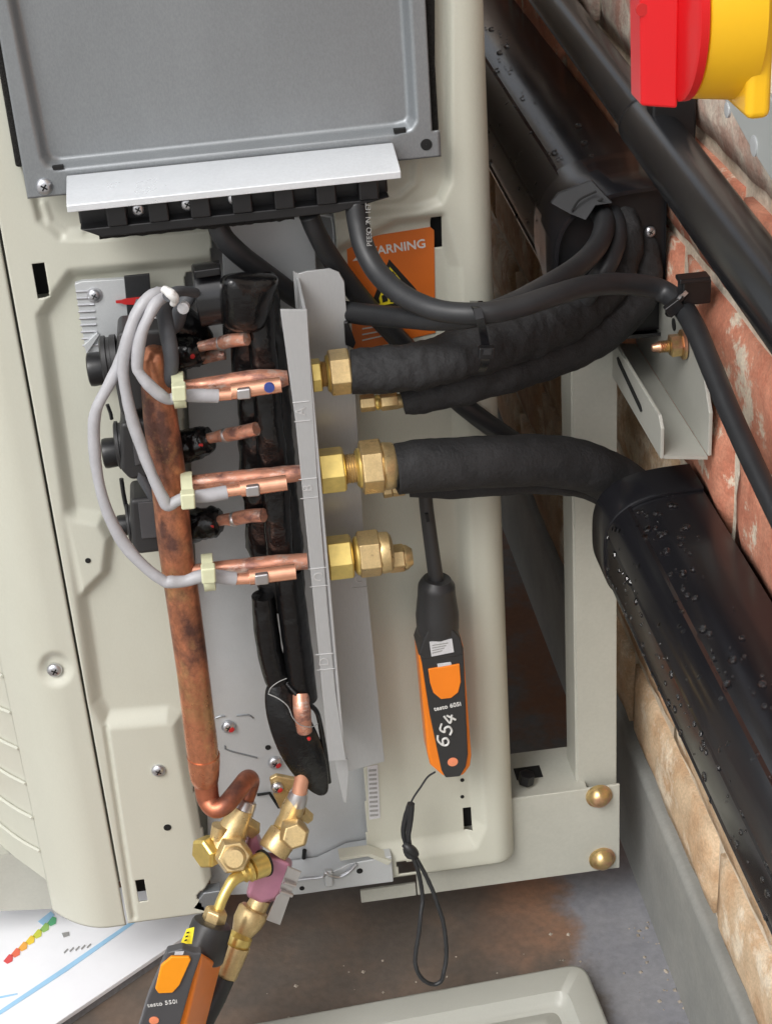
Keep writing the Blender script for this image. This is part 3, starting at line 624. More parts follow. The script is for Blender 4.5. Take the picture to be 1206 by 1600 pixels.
MB().loft([ [PY(a, b_, y_) for a, b_, y_ in s] for s in (
    [(346,426,-.060),(372,430,-.060),(402,440,-.060),(440,424,-.058),(440,420,-.030),(346,418,-.030)],
    [(340,444,-.062),(372,452,-.065),(406,476,-.063),(436,446,-.060),(440,440,-.030),(340,440,-.030)],
    [(343,480,-.058),(375,484,-.063),(408,490,-.060),(424,480,-.052),(428,480,-.030),(343,480,-.030)],
    [(342,524,-.052),(375,527,-.060),(404,528,-.058),(420,522,-.048),(422,520,-.030),(348,520,-.030)])]).build('taped_elbow', M['tape'], rs, ang=60)
for o_ in list(rs.children):
    if o_.name.startswith('taped_elbow'):
        mo = o_.modifiers.new('s', 'SUBSURF'); mo.levels = mo.render_levels = 3; mo.subdivision_type = 'CATMULL_CLARK'
        for p_ in o_.data.polygons: p_.use_smooth = True
ptube([(411,930,-.044),(416,980,-.044),(424,1030,-.044),(434,1062,-.044)], [18,20,20,20], n=24, step=6, amp=.0004, fr=120).build('black_sleeve_tube', M['tape'], rs)
ptube([(450,890,-.046),(457,950,-.046),(466,1020,-.046),(475,1092,-.046)], [22,23,23,21], n=24, step=6, amp=.0004, fr=120).build('black_sleeve_tube', M['tape'], rs)
ptube([(470,1085,-.052),(472,1110,-.058),(476,1142,-.058)], [13,14,12], n=24).build('copper_joint', M['copper'], rs)
ptube([(472,1195,-.050),(472,1215,-.052),(468,1238,-.054)], [12,12,12], n=24).build('copper_tail', M['copper_new'], rs)
# tape flap, creased like a leaf
def flap():
    c = [(428,1060,16),(436,1095,26),(452,1130,34),(468,1165,36),(484,1200,30),(498,1228,18),(507,1243,7)]
    secs = []
    for i, (x, y, r) in enumerate(c):
        p = PY(x, y, -.046-.008*math.sin(i/6*3)); s_ = MP(p); u = Vector((1, 0, .35)).normalized(); sec = []
        for k in range(16):
            a = 2*math.pi*k/16; cr_ = 1+.22*math.cos(3*a+1+i*.3); sec.append(p+u*math.cos(a)*r*s_+Vector((0, -1, .1))*math.sin(a)*r*.36*s_*cr_)
        secs.append(sec)
    return MB().loft(secs)
f_ = flap().build('tape_flap', M['tape'], rs, ang=70); mo = f_.modifiers.new('s', 'SUBSURF'); mo.levels = mo.render_levels = 2
for q_ in ([(420,1082,-.060),(424,1074,-.061),(436,1065,-.061),(448,1060,-.060)], [(419,1084,-.062),(436,1092,-.067),(450,1104,-.069),(458,1122,-.070),(470,1133,-.069),(486,1136,-.066),(497,1131,-.062)]): ptube(q_, .8, n=6, step=4).build('cut_edge', M['print'], rs)
ptube([(448,1068,-.050),(470,1092,-.056),(492,1108,-.057),(500,1130,-.054),(508,1180,-.05),(514,1222,-.045)], [3,4,4,4,5,4], n=10, step=5).build('tape_fold', M['tape'], rs)
MB().lathe(PY(483,1155,-.0625), (0,-1,0), [(-.001,.0014),(.0003,.0011),(.0005,.0001)], n=8, cap=False).build('red_mark', M['redm'], rs)

# ------------------------------------------------------------------ sensors, grey sleeves and nylon ties
sens = [('topmost copper sensor bulb with a blue mark, clipped to its branch pipe', [(338,618,-.072),(362,616,-.072)], [(362,612,-.072),(439,601,-.072)],
         [(258,462,-.062),(244,474,-.068),(232,496,-.072),(222,520,-.074),(217,545,-.074),(215,572,-.074),(219,584,-.075),(232,600,-.076),(250,616,-.076),(264,624,-.074),(280,619,-.073),(310,618,-.073),(341,619,-.072)], (280,613)),
        ('middle copper sensor bulb, above the letter B', [(352,768,-.072),(376,765,-.072)], [(376,764,-.072),(448,754,-.072)],
         [(254,457,-.060),(238,462,-.064),(222,478,-.068),(210,500,-.070),(200,530,-.072),(193,565,-.072),(195,600,-.072),(207,655,-.072),(222,700,-.073),(238,742,-.075),(252,772,-.076),(262,789,-.076),(276,783,-.075),(292,777,-.074),(325,774,-.073),(355,769,-.072)], (294,770)),
        ('lowest copper sensor bulb, above the letter C', [(366,905,-.072),(390,904,-.072)], [(390,902,-.072),(462,893,-.072)],
         [(250,456,-.057),(232,466,-.060),(214,488,-.062),(202,520,-.064),(190,562,-.066),(172,598,-.068),(155,630,-.070),(148,655,-.070),(148,700,-.070),(156,758,-.071),(172,808,-.072),(196,852,-.073),(226,885,-.075),(255,907,-.076),(268,909,-.076),(290,908,-.075),(320,900,-.074),(368,904,-.072)], (326,898))]
for k, (lab, tip, blb, cab, tie) in enumerate(sens):
    t = thing('temperature_sensor', PY(*blb[1]), lab, 'sensor', 'copper sensor bulbs with grey sleeves')
    ptube(tip, 9, n=20, smooth=False).build('lead_tube', M['copper_new'], t)
    bo = ptube(blb, 12.5, n=24, smooth=False).build('bulb', M['copper_new'], t)
    if k == 0: MB().lathe(PY(421, 606, -.0768), (0, -1, 0), [(-.001, .0032), (.0004, .003), (.0006, .0001)], n=12, cap=False).build('blue_mark', M['bluem'], bo)
    a, b_ = blb[0][0]+8, blb[0][1]
    MB().pprism([(a, b_-2), (a+22, b_-5), (a+23, b_+12), (a+1, b_+14)], -.0785, -.074).build('clip', M['silver'], t, bevel=.0012)
    rr = [9.4+.9*math.sin(i*1.9) for i in range(len(cab))]; rr[-1] = 11; rr[-2] = 11
    ptube(cab, rr, n=20, step=6, amp=.00025, fr=130).build('grey_sleeve', M['grey_cable'], t)
    # nylon tie: a band round branch pipe and sleeve, with its head
    x, y = tie; tt = thing('cable_tie', PY(x, y, -.075), ['yellowed nylon tie on the topmost sensor sleeve', 'yellowed nylon tie on the middle sensor sleeve, its head hanging low', 'yellowed nylon tie on the lowest sensor sleeve'][k], 'cable tie', 'nylon ties on the sensors')
    c = PY(x, y-4, -.064); a_, b2 = 25*MP(c), .0165; secs = []
    for j in range(28):
        th = 2*math.pi*j/28; d = Vector((0, math.sin(th)*b2*.95, math.cos(th)*a_)); 
        secs.append([c+d*f+Vector((dx, 0, 0)) for f, dx in ((1, -.0034), (1, .0034), (.93, .0034), (.93, -.0034))])
    secs.append(secs[0]); MB().loft(secs, cap=False).build('strap', M['nylon'], tt)
    hy = y+(14 if k == 1 else 2)
    h_ = MB().pprism([(x-12, hy-10), (x+11, hy-12), (x+12, hy+12), (x-10, hy+14)], -.0870, -.0795).build('head', M['nylon'], tt, bevel=.0012, seg=3)
wt = thing('white_tie', PY(262, 468, -.07), 'small white tie bunching the grey sleeves at their top', 'cable tie')
ptube([(256,452,-.075),(266,458,-.079),(273,466,-.078),(271,475,-.074)], [6,8,8,5], n=12, amp=.0006, fr=300).build('knot', M['white'], wt)
ptube([(262,463,-.072),(276,456,-.064),(292,455,-.056),(306,458,-.048)], [9,9,8,8], n=16).build('sleeve_end', M['grey_dark'], wt)
MB().lathe(PY(289, 478, -.062), (-.2, -1, .1), [(0, .0030), (.005, .0034), (.006, .002)], n=12).build('bead', M['label_grey'], wt)

# ------------------------------------------------------------------ trunking on the wall
def dsec(cx_wall, zc, hz, dx, y, n=72, grow=0.0, ribs=True):
    out = []
    for k in range(n+1):
        d_ = -90+180*k/n; a = math.radians(d_); c_, s_ = math.cos(a), math.sin(a); g_ = grow
        if ribs and grow == 0 and abs(abs(d_)-31) < 17: g_ = .0016          # two raised lengthwise bands
        if ribs and grow == 0 and abs(d_) < 11: g_ = .0008
        out.append(Vector((cx_wall-(dx+g_)*abs(c_)**.66, y, zc+(hz+g_)*math.copysign(abs(s_)**.66, s_))))
    return out
def trunk(lab, zc0, zc1, y0, y1, hz, dx, capy, drops, seedv, capdir):
    t = thing('pipe_trunking', (XW-.03, (y0+y1)/2, zc0-hz), lab, 'pipe trunking')
    S = []
    for i in range(13):
        f = i/12; y = y0+(y1-y0)*f; S.append(dsec(XW-.0015, zc0+(zc1-zc0)*f, hz, dx, y))
    MB().loft(S, cap=True).build('duct_cover', M['trunk'], t, ang=24)
    g = MB(); random.seed(seedv)
    for k in range(drops):
        f = random.random()**1.2; y = y0+(y1-y0)*f; zc = zc0+(zc1-zc0)*f; a = math.radians(random.uniform(-25, 80)); c_, s_ = math.cos(a), math.sin(a)
        p = Vector((XW-.0015-dx*abs(c_)**.66-.0012*abs(c_), y, zc+hz*math.copysign(abs(s_)**.66, s_)+.0012*s_)); nrm = Vector((-c_, 0, s_)).normalized()
        r = random.choice([.0007, .0009, .0013, .0018, .0026]); g.lathe(p-nrm*r*.2, nrm, [(0, r), (r*.35, r*.8), (r*.55, r*.3), (r*.58, .00001)], n=8, cap=False)
    tag(g.build('water_droplets', M['drop'], t), kind='stuff')
    return t
LZ = -.006
lt = trunk('wet gloss black trunking along the wall at lower right, taking one foam pipe', LZ, LZ, -.070, -.80, .0385, .060, 0, 520, 3, 1)
# its end collar
S = [dsec(XW-.0015, LZ, .0385, .060, y, grow=g_) for y, g_ in ((-.047, .0014), (-.046, .0024), (-.076, .0026), (-.0775, .0018), (-.0775, .0004))]
MB().loft(S, cap=False).build('end_collar', M['trunk'], lt, ang=35)
MB().prism(dsec(XW-.0015, LZ, .0385, .060, -.0475, grow=.0018), (0, -.002, 0)).build('end_plate', M['trunk'], lt)
UZ1 = .146
ut = trunk('wet gloss black trunking coming from behind the unit, ending in an open cap', UZ1, UZ1+.030, .055, 1.3, .0440, .066, 0, 320, 9, -1)
S = [dsec(XW-.0015, UZ1, .0430, .064, y, grow=g_) for y, g_ in ((.100, .0008), (.100, .0030), (.068, .0045), (.066, .0060), (.018, .0080), (.016, .0070), (.016, .0045))]
MB().loft(S, cap=False).build('end_cap', M['trunk'], ut, ang=35)
# knock-out end face: fan of grey-black leaves and side skirt
MB().prism([v_ for v_ in dsec(XW-.0015, UZ1, .0430, .064, .021, grow=.0045)], (0, .002, 0)).build('end_membrane', M['plasticb'], ut)
p0, p1 = PY(862, 318, .026), PY(960, 318, .026)
lv = [PY(a, b_, y_) for a, b_, y_ in ((860,318,.018),(872,302,.020),(925,282,.020),(958,318,.012),(930,322,.004),(915,345,.000),(893,336,.008))]
MB().prism(lv, (0, .003, 0)).build('entry_flap', M['rubber'], ut, bevel=.0008)
for q in ([(893,330),(905,312),(931,299)], [(908,335),(920,322),(942,310)]):
    MB().tube([PY(a, b_, .008) for a, b_ in q], .0007, n=6, step=4).build('flap_slit', M['dark'], ut)
screw(1015, 362, .020, 9, ut, 'fixing_screw')

# thin satin pipe with coupling
def PXr(px, py, X): return PX(px, py, X)
tpipe = thing('overflow_pipe', PX(1000, 200, .165), 'round satin black waste pipe running above the trunking, with a coupling', 'waste pipe')
XP = .168
far = PX(862, 0, XP); cpl = PX(1008, 192, XP); near = PX(1162, 400, XP)
dirp = (near-cpl); far2 = cpl+(far-cpl)*2.2; near2 = cpl+dirp*1.7
rthin = 36*MP(cpl); rth = 43*MP(cpl)
MB().tube([far2, far, cpl+(near-cpl)*.02], [rthin]*3, n=40, smooth=False).build('pipe', M['pipeb'], tpipe)
MB().tube([cpl-dirp.normalized()*.0015, cpl, cpl+dirp.normalized()*.0012, near2], [rth*.86, rth*.98, rth, rth], n=40, smooth=False).build('coupled_pipe', M['pipeb'], tpipe)
MB().lathe(cpl-dirp.normalized()*.001, dirp, [(0, rth*.88), (.0006, rth*1.01), (.0025, rth*1.02), (.003, rth)], n=40).build('coupling_rim', M['trunk'], tpipe)
pc = thing('pipe_clip', PX(1050, 185, .18), 'black wall clip holding the round waste pipe under the red handle', 'pipe clip')
MB().box(PX(1048, 190, .176), (.026, .014, .045)).build('clip_base', M['plasticb'], pc, bevel=.002)

# ------------------------------------------------------------------ foam pipes
fp = [
 ('wrinkled foam lagged pipe from the topmost nut curving up into the upper trunking',
  [(549,582,-.056),(590,580,-.057),(640,574,-.058),(700,560,-.056),(760,542,-.050),(830,520,-.035),(890,495,-.018),(940,455,-.002),(968,405,.010),(972,355,.022),(962,320,.045)], [35,37,37,40,41,40,36,34,32,30,28], .0017, 'foam'),
 ('lower foam lagged pipe starting at the small brass fitting and rising to the upper trunking',
  [(628,626,-.040),(660,618,-.040),(720,600,-.040),(790,576,-.034),(860,552,-.022),(925,524,-.006),(975,482,.008),(1000,440,.018),(1000,390,.026),(985,345,.045)], [22,28,34,38,39,38,36,34,31,28], .0012, 'foam'),
 ('smooth foam lagged pipe from the middle nut bending into the lower trunking',
  [(618,734,-.056),(660,728,-.055),(720,724,-.052),(790,720,-.046),(860,720,-.036),(915,730,-.026),(960,750,-.018),(1000,778,-.022),(1040,815,-.050)], [40,42,42,41,41,40,40,38,34], .0007, 'foam'),
 ('thin foam lagged pipe hidden below the smooth one',
  [(640,768,-.040),(700,764,-.040),(780,758,-.040),(860,756,-.032),(920,765,-.020),(970,790,-.020),(1010,815,-.040)], [9,16,17,17,17,17,17], .0006, 'foam')]
for i, (lab, pts, rr, amp, mm) in enumerate(fp):
    o = ptube(pts, rr, n=48 if i < 3 else 24, step=22, amp=amp, fr=(85, 70, 60, 60)[i]).build('lagged_pipe', M[mm], ang=180); tag(o, lab, 'insulated pipe')
    if i == 2:
        MB().lathe(PY(617, 734, -.056), (1, 0, 0), [(-.0005, .0125), (.0004, .0125)], n=28).build('foam_bore', M['dark'], o)
        MB().lathe(PY(610, 734, -.056), (1, 0, 0), [(0, .0065), (.006, .0065)], n=20).build('copper_core', M['copper'], o)

# ------------------------------------------------------------------ cables
cb = [
 ('black cable from the leftmost terminal, dipping behind the steel bracket',
  [(338,345,-.030),(350,372,-.030),(378,400,-.026),(420,432,-.016),(470,468,-.010),(520,483,-.016),(560,490,-.030),(600,494,-.050),(640,497,-.068),(690,500,-.085),(745,494,-.092),(800,474,-.086),(850,448,-.070),(900,418,-.045),(932,385,-.020),(944,350,.004),(934,325,.030)], 17),
 ('black cable from the middle terminal, passing behind the foam pipes down to the right',
  [(483,335,-.030),(492,358,-.028),(510,392,-.022),(540,436,-.012),(575,480,-.006),(615,522,-.004),(660,570,-.004),(700,612,-.004),(745,650,-.006),(795,685,-.002),(830,708,.004),(858,728,.012)], 16),
 ('printed black cable hanging in front, running over the trunking end and down the brick wall',
  [(556,318,-.036),(560,350,-.040),(570,390,-.048),(592,428,-.060),(630,462,-.078),(680,484,-.094),(740,490,-.104),(800,482,-.102),(860,463,-.092),(920,447,-.075),(980,444,-.058),(1030,453,-.052),(1062,476,-.066),(1086,515,'w'),(1110,572,'w'),(1140,645,'w'),(1174,720,'w'),(1212,800,'w'),(1262,905,'w')], 17.5),
 ('black cable lying inside the bundle just below the front cable',
  [(905,480,-.018),(930,440,-.022),(950,410,-.018),(962,375,.0),(960,345,.015),(950,322,.035)], 16)]
cbo = []
for lab, pts, r in cb:
    o = ptube(pts, r, n=24, step=10, amp=.00012, fr=60).build('power_cable', M['rubber'], ang=180); tag(o, lab, 'cable', 'black rubber power cables'); cbo.append(o)
pe = PY(574, 352, -.053)
rt_ = RX
cab = cbo[2]
for k, ch in enumerate('PEESO 7N IET'):
    if ch == ' ': continue
    q = PY(577.5-(k)*.2, 382-k*5.6, -.0535-.0008*0+.0005*k-.0022); text(ch, q, .0042, M['print'], cab, 'lettering', rot=RXr(-1.5), ext=.0001)

bt = thing('cable_tie', PY(750, 512, -.10), 'black tie strapping the cables onto the wrinkled foam pipe', 'cable tie')
path = [(748,470,-.078),(740,470,-.090),(741,476,-.104),(745,484,-.1135),(749,496,-.1145),(752,508,-.110),(755,520,-.1065),(757,534,-.1055),(759,548,-.1040),(757,566,-.094),(752,578,-.075)]
secs = []
for k, (x, y, Y) in enumerate(path):
    p = PY(x, y, Y); a_ = PY(*path[max(0, k-1)]); b2 = PY(*path[min(len(path)-1, k+1)]); t_ = (b2-a_).normalized(); wv = Vector((1, 0, -.1)); wv = (wv-t_*wv.dot(t_)).normalized(); nn = t_.cross(wv).normalized()
    if nn.y > 0: nn = -nn
    secs.append([p-wv*.0023, p+wv*.0023, p+wv*.0023+nn*.0011, p-wv*.0023+nn*.0011])
MB().loft(secs).build('strap', M['trunk'], bt)
MB().box(PY(759, 550, -.1085), (.0088, .0055, .0068), Matrix.Rotation(.1, 3, 'Y')).build('head', M['plasticb'], bt, bevel=.0008)
MB().box(PY(761, 550, -.1125), (.0045, .0006, .0034), Matrix.Rotation(.1, 3, 'Y')).build('pawl_window', M['rubber'], bt)
ct = thing('cable_clip', PX(1080, 460, .17), 'black tie and saddle pinning the front cable to the bricks', 'cable clip')
MB().box(PX(1084, 452, .181), (.017, .012, .015)).build('saddle', M['plasticb'], ct, bevel=.0012)
MB().box(PX(1082, 434, .176), (.018, .010, .003)).build('saddle_lip', M['plasticb'], ct, bevel=.0008)
MB().box(PY(1052, 480, -.079), (.0100, .005, .0070), Matrix.Rotation(-.6, 3, 'Y')).build('tie_head', M['plasticb'], ct, bevel=.0006)
MB().tube(ppts([(1044,490,-.070),(1056,474,-.078),(1067,460,-.077),(1077,449,-.068)]), .0024, n=8).build('tie_strap', M['plasticb'], ct)
MB().box(PY(1066, 462, -.0797), (.0065, .0006, .0024), Matrix.Rotation(-.75, 3, 'Y')).build('painted_glint', M['silver'], ct)  # silver sliver standing in for a highlight on the tie strap

# ------------------------------------------------------------------ wall channel with anchor bolt
XC = XW-.004
qy = PX(1105, 713, XC); y_near = qy.y; zfl = qy.z
inner = PY(1037, 712, y_near); xo, zo = inner.x, inner.z
ch = thing('wall_channel', (XC-.02, y_near+.1, zo), 'short pale grey slotted steel channel bolted to the brick between the two trunkings', 'bracket')
y_far = y_near+.17
ztop = PX(1110, 640, XC).z
MB().prism([(XC, y_near, zfl), (XC, y_near, ztop-.004), (XC, y_near+.012, ztop+.012), (XC, y_near+.05, ztop+.034), (XC, y_far, ztop+.034), (XC, y_far, zfl)], (.0025, 0, 0)).build('wall_flange', M['bracketw'], ch, bevel=.0006)
MB().prism([(XC, y_near, zfl), (xo, y_near, zo), (xo, y_far, zo), (XC, y_far, zfl)], (0, 0, -.0022)).build('channel_web', M['bracketw'], ch)
hz_ = abs(PY(1037, 655, y_near).z-zo)
MB().prism([(xo, y_near, zo-.002), (xo, y_near, zo+hz_*.75), (xo, y_near+.006, zo+hz_), (xo, y_far, zo+hz_), (xo, y_far, zo-.002)], (-.0022, 0, 0)).build('slotted_flange', M['bracketw'], ch, bevel=.0005)
sl = MB(); zs_ = zo+hz_*.48
s0, s1 = PX(965, 563, xo-.0026), PX(1000, 638, xo-.0026)
sl.prism([(xo-.0024, s0.y, s0.z+.0025), (xo-.0024, s1.y, s1.z+.0025), (xo-.0024, s1.y-.004, s1.z), (xo-.0024, s1.y, s1.z-.0025), (xo-.0024, s0.y, s0.z-.0025), (xo-.0024, s0.y+.004, s0.z)], (-.0003, 0, 0)).build('slot', M['dark'], ch)
ab = thing('anchor_bolt', PX(1062, 537, XC), 'yellowed anchor bolt and washer sticking out of the pale channel', 'bolt')
p = PX(1068, 538, XC-.001); s_ = MP(p)
MB().lathe(p, (-1, 0, 0), [(0, 24*s_), (.0015, 24*s_), (.002, 22*s_)], n=32).build('washer', M['passiv'], ab)
MB().lathe(p, (-1, 0, 0), [(.002, 17*s_), (.0025, 18.5*s_), (.0085, 18.5*s_), (.009, 16.5*s_)], n=6).build('nut', M['passiv'], ab)
pr = [(.009, 9*s_)]
for k in range(6): pr += [(.009+.0011*k, 8*s_), (.0096+.0011*k, 10*s_)]
MB().lathe(p, (-1, 0, 0), pr+[(.0165, 8*s_), (.020, 6*s_)], n=20).build('threaded_rod', M['passiv'], ab)
hpt = PX(1052, 507, XC-.0004); MB().lathe(hpt, (-1, 0, 0), [(-.001, .004), (.0003, .004), (.0004, .0001)], n=16, cap=False).build('hole', M['dark'], ch)

# ------------------------------------------------------------------ stand frame: post and foot rail
st = thing('support_frame', PY(930, 1370, .02), 'beige steel support frame, upright post and low rail, behind and under the unit', 'frame')
YS_ = .028
a0, a1 = PY(893, 560, YS_), PY(960, 560, YS_); b0, b1 = PY(903, 1245, YS_), PY(966, 1245, YS_)
xl_, xr_ = (a0.x+b0.x)/2, (a1.x+b1.x)/2
zt2, zb2 = PY(930, 470, YS_).z, PY(930, 1238, YS_).z
MB().box(((xl_+xr_)/2, YS_+.001, (zt2+zb2)/2), (xr_-xl_, .0022, zt2-zb2)).build('post_face', M['beige_old'], st, bevel=.0006)
MB().box((xl_-.0001, YS_+.016, (zt2+zb2)/2), (.0022, .030, zt2-zb2)).build('post_side', M['beige_old'], st, bevel=.0005)
YR = .016
r0, r1 = PY(968, 1226, YR), PY(968, 1356, YR); x0_ = .004
MB().box(((x0_+r0.x)/2, YR+.0012, (r0.z+r1.z)/2), (r0.x-x0_, .0024, r0.z-r1.z)).build('rail_face', M['beige_old'], st, bevel=.0007)
MB().box((-.018, YR+.0012, r1.z+.006), (.042, .0024, .012)).build('rail_lip', M['beige_old'], st, bevel=.0005)
MB().box(((x0_+r0.x)/2-.012, YR+.030, r0.z-.003), (r0.x-x0_-.024, .052, .0022)).build('rail_top', M['beige_old'], st, bevel=.0005)
for x, y, lab in ((935, 1243, 'u'), (940, 1341, 'l')):
    p = PY(x, y, YR); s_ = MP(p)
    MB().lathe(p, (0, -1, 0), [(0, 21*s_), (.0016, 21*s_), (.0020, 18*s_), (.003, 17*s_), (.0062, 14*s_), (.0082, 8*s_), (.0086, .0001)], n=28, cap=False).build('flanged_bolt', M['passiv'], st)
sh = PY(825, 1216, YR+.03)
MB().box((sh.x, YR+.030, r0.z-.0017), (.020, .014, .0006)).build('slot', M['dark'], st)
MB().lathe(PY(822,1216,.030), (.2, 0, 1), [(-.004, .006), (.004, .006), (.0045, .004)], n=6).build('foot_bolt', M['plasticb'], st)

# ------------------------------------------------------------------ isolator switch
YI = -.385
iso = thing('isolator_switch', (.16, YI, .36), 'red and yellow rotary isolator switch on its grey enclosure, top right corner', 'switch')
ri0, ri1 = PY(990, 164, YI), PY(1093, 164, YI)
zb3 = ri0.z; RD = .036; zc3 = zb3+RD
xg0, xg1 = ri0.x, PY(1094, 100, YI-RD).x
MB().prism([(xg0+.001, YI-.006, zb3+.0010), (xg0-.0004, YI-.006, zb3+2*RD), (xg1, YI-.010, zb3+2*RD), (xg1, YI-.010, zb3)], (0, .015, 0)).build('handle_grip', M['red'], iso, bevel=.0012, seg=3)
MB().lathe((xg1-.0004, YI, zc3), (1, 0, 0), [(0, RD*.93), (.0008, RD*.97), (.0035, RD*.97), (.004, RD*.95)], n=64).build('handle_disc', M['red'], iso)
xg2 = PY(1180, 130, YI-RD).x
MB().lathe((xg1+.0036, YI, zc3), (1, 0, 0), [(0, RD*.93), (.0006, RD*.95), (xg2-xg1-.004, RD*1.0), (xg2-xg1, RD*1.0)], n=64).build('dial', M['yellow'], iso)
MB().box((xg2+.004, YI, zc3+.002), (.009, .058, .078)).build('dial_plate', M['yellow'], iso, bevel=.003, seg=3)
hp = PY(1001, 14, YI-.0052); MB().lathe((hp.x, YI-.0065, hp.z), (0, 1, 0), [(-.0002, .0022), (.001, .0022)], n=16).build('padlock_hole', M['redm'], iso)
MB().box(((xg2+.009+XW)/2+.004, YI+.01, zc3+.05), (XW-xg2-.017, .10, .14)).build('enclosure', M['grey_enc'], iso, bevel=.004, seg=3)
# grey mounting plate between enclosure and wall
XM = .176
mp_ = MB().prism([PX(a, b_, XM) for a, b_ in ((1126,148),(1190,140),(1290,250),(1290,370),(1206,285),(1172,232))], (.003, 0, 0)).build('mounting_plate', M['grey_enc'], iso, bevel=.001)
for a, b_, r in ((1135,172,.0040),(1177,228,.0052)):
    MB().lathe(PX(a, b_, XM-.0002), (-1, 0, 0), [(-.001, r), (.0003, r), (.0006, r*.75), (.0003, .0001)], n=20, cap=False).build('screw_cap', M['galv'], mp_)

# ------------------------------------------------------------------ hanging air probe (smart probe)
YB = -.018
pr1 = thing('air_probe', PY(697, 1100, YB), 'black and orange handheld probe marked 654, hanging upright with a wrist strap', 'probe')
ptube([(664,770,-.022),(667,800,-.022),(675,860,-.022),(683,918,-.022)], [11,11,11.5,12], n=24).build('shaft', M['anthracite'], pr1)
MB().pprism([(664,804),(669,803),(671,815),(666,816)], -.0282, -.026).build('sensor_window', M['dark'], pr1)
o = ptube([(683,904,-.022),(682,914,-.022),(682,930,-.022),(683,960,-.022),(684,982,-.022),(686,993,-.022)], [22,29,30,34,33,25], n=32, step=4); o.build('probe_head', M['anthracite'], pr1)
body = [(661,1000),(668,986),(706,984),(719,998),(724,1010),(737,1182),(735,1198),(724,1213),(692,1214),(672,1196),(668,1180),(655,1042),(653,1016)]
MB().pprism(body, -.030, -.010).build('body_shell', M['orange'], pr1, bevel=.0022, seg=3)
front = [(661,1004),(669,988),(706,985),(719,1000),(724,1014),(731,1180),(728,1198),(719,1214),(696,1216),(690,1205),(672,1120),(660,1040),(655,1020)]
fb = MB().pprism(front, -.0335, -.0285).build('front_fascia', M['anthracite'], pr1, bevel=.0012, seg=3)
MB().pprism([(661,1001),(668,985),(707,983),(720,998),(725,1022),(712,1027),(664,1031),(653,1024)], -.0342, -.0095).build('upper_cap', M['anthracite'], pr1, bevel=.0016, seg=3)
Yf = -.0336
MB().pprism([(671,1004),(706,999),(709,1019),(674,1026)], Yf-.0016, Yf-.0006).build('calibration_sticker', M['label_grey'], pr1)
for k in range(4): MB().pprism([(675,1008+k*4),(700-3*k,1004+k*4),(700-3*k,1005.5+k*4),(675,1009.5+k*4)], Yf-.0018, Yf-.0016).build('print_line', M['print'], pr1)
MB().pprism([(683,1038),(704,1035),(706,1039),(684,1043)], Yf-.0006, Yf+.001).build('status_lens', M['label_grey'], pr1, bevel=.0003)
MB().pprism([(669,1046),(718,1038),(720,1066),(716,1082),(705,1091),(689,1093),(677,1083),(672,1068)], Yf-.0010, Yf+.001).build('button', M['orange'], pr1, bevel=.0006)
text('testo 605i', PY(699, 1104, Yf-.0002), .0046, M['ink'], pr1, rot=RXr(-.09), ext=.0002, bold=.00008)
def stroke(pts, Y, r, parent): MB().tube([PY(a, b_, Y) for a, b_ in pts], r, n=8, step=5).build('handwriting', M['ink'], parent)
GL = {'6': [[(.85, 1), (.35, .85), (.05, .4), (.2, .04), (.6, 0), (.85, .25), (.6, .5), (.15, .36)]], '5': [[(.95, 1), (.3, .95), (.2, .55), (.6, .62), (.88, .33), (.6, .03), (.1, .06)]], '4': [[(.55, 1), (.1, .35), (.95, .42)], [(.72, .8), (.6, 0)]]}
for k, ch_ in enumerate('654'):
    bx, by = 698+k*5.5, 1167-k*17
    for stt in GL[ch_]: stroke([(bx+u*4.5-v*18, by-u*14-v*6) for u, v in stt], Yf-.0003, .00075, pr1)
MB().lathe(PY(707, 1190, Yf+.0004), (0, -1, 0), [(-.001, .0036), (.0006, .0036), (.0008, .0001)], n=24, cap=False).build('round_emblem', M['peach'], pr1)
st_ = ptube([(680,1206,-.020),(668,1214,-.020),(657,1230,-.022),(646,1246,-.024),(640,1260,-.025)], 1.6, n=8, step=5).build('wrist_strap', M['rubber'], pr1)
ptube([(642,1256,-.025),(634,1278,-.025),(630,1300,-.025),(634,1318,-.026)], [6,5,4,4], n=12, amp=.0002, fr=400).build('cord', M['rubber'], st_)
ptube([(642,1256,-.028),(641,1280,-.028),(638,1305,-.028),(640,1322,-.028)], [6,5,4,4], n=12, amp=.0002, fr=400).build('cord', M['rubber'], st_)
ptube([(632,1318,-.028),(640,1326,-.031),(648,1334,-.028),(640,1336,-.026),(633,1326,-.026)], [6,8,7,7,5], n=12, amp=.0005, fr=300).build('knot', M['rubber'], st_)
ptube([(642,1332,-.027),(650,1352,-.028),(657,1378,-.030),(660,1405,-.033),(657,1430,-.038),(654,1460,-.042),(649,1490,-.046),(650,1512,-.05),(660,1530,-.052),(675,1538,-.052),(688,1534,-.052),(693,1520,-.05),(697,1495,-.046),(696,1468,-.042),(692,1440,-.038),(684,1415,-.035),(676,1392,-.032),(664,1366,-.029),(650,1340,-.027)], 3.4, n=10, step=6, amp=.00025, fr=350).build('cord', M['rubber'], st_)

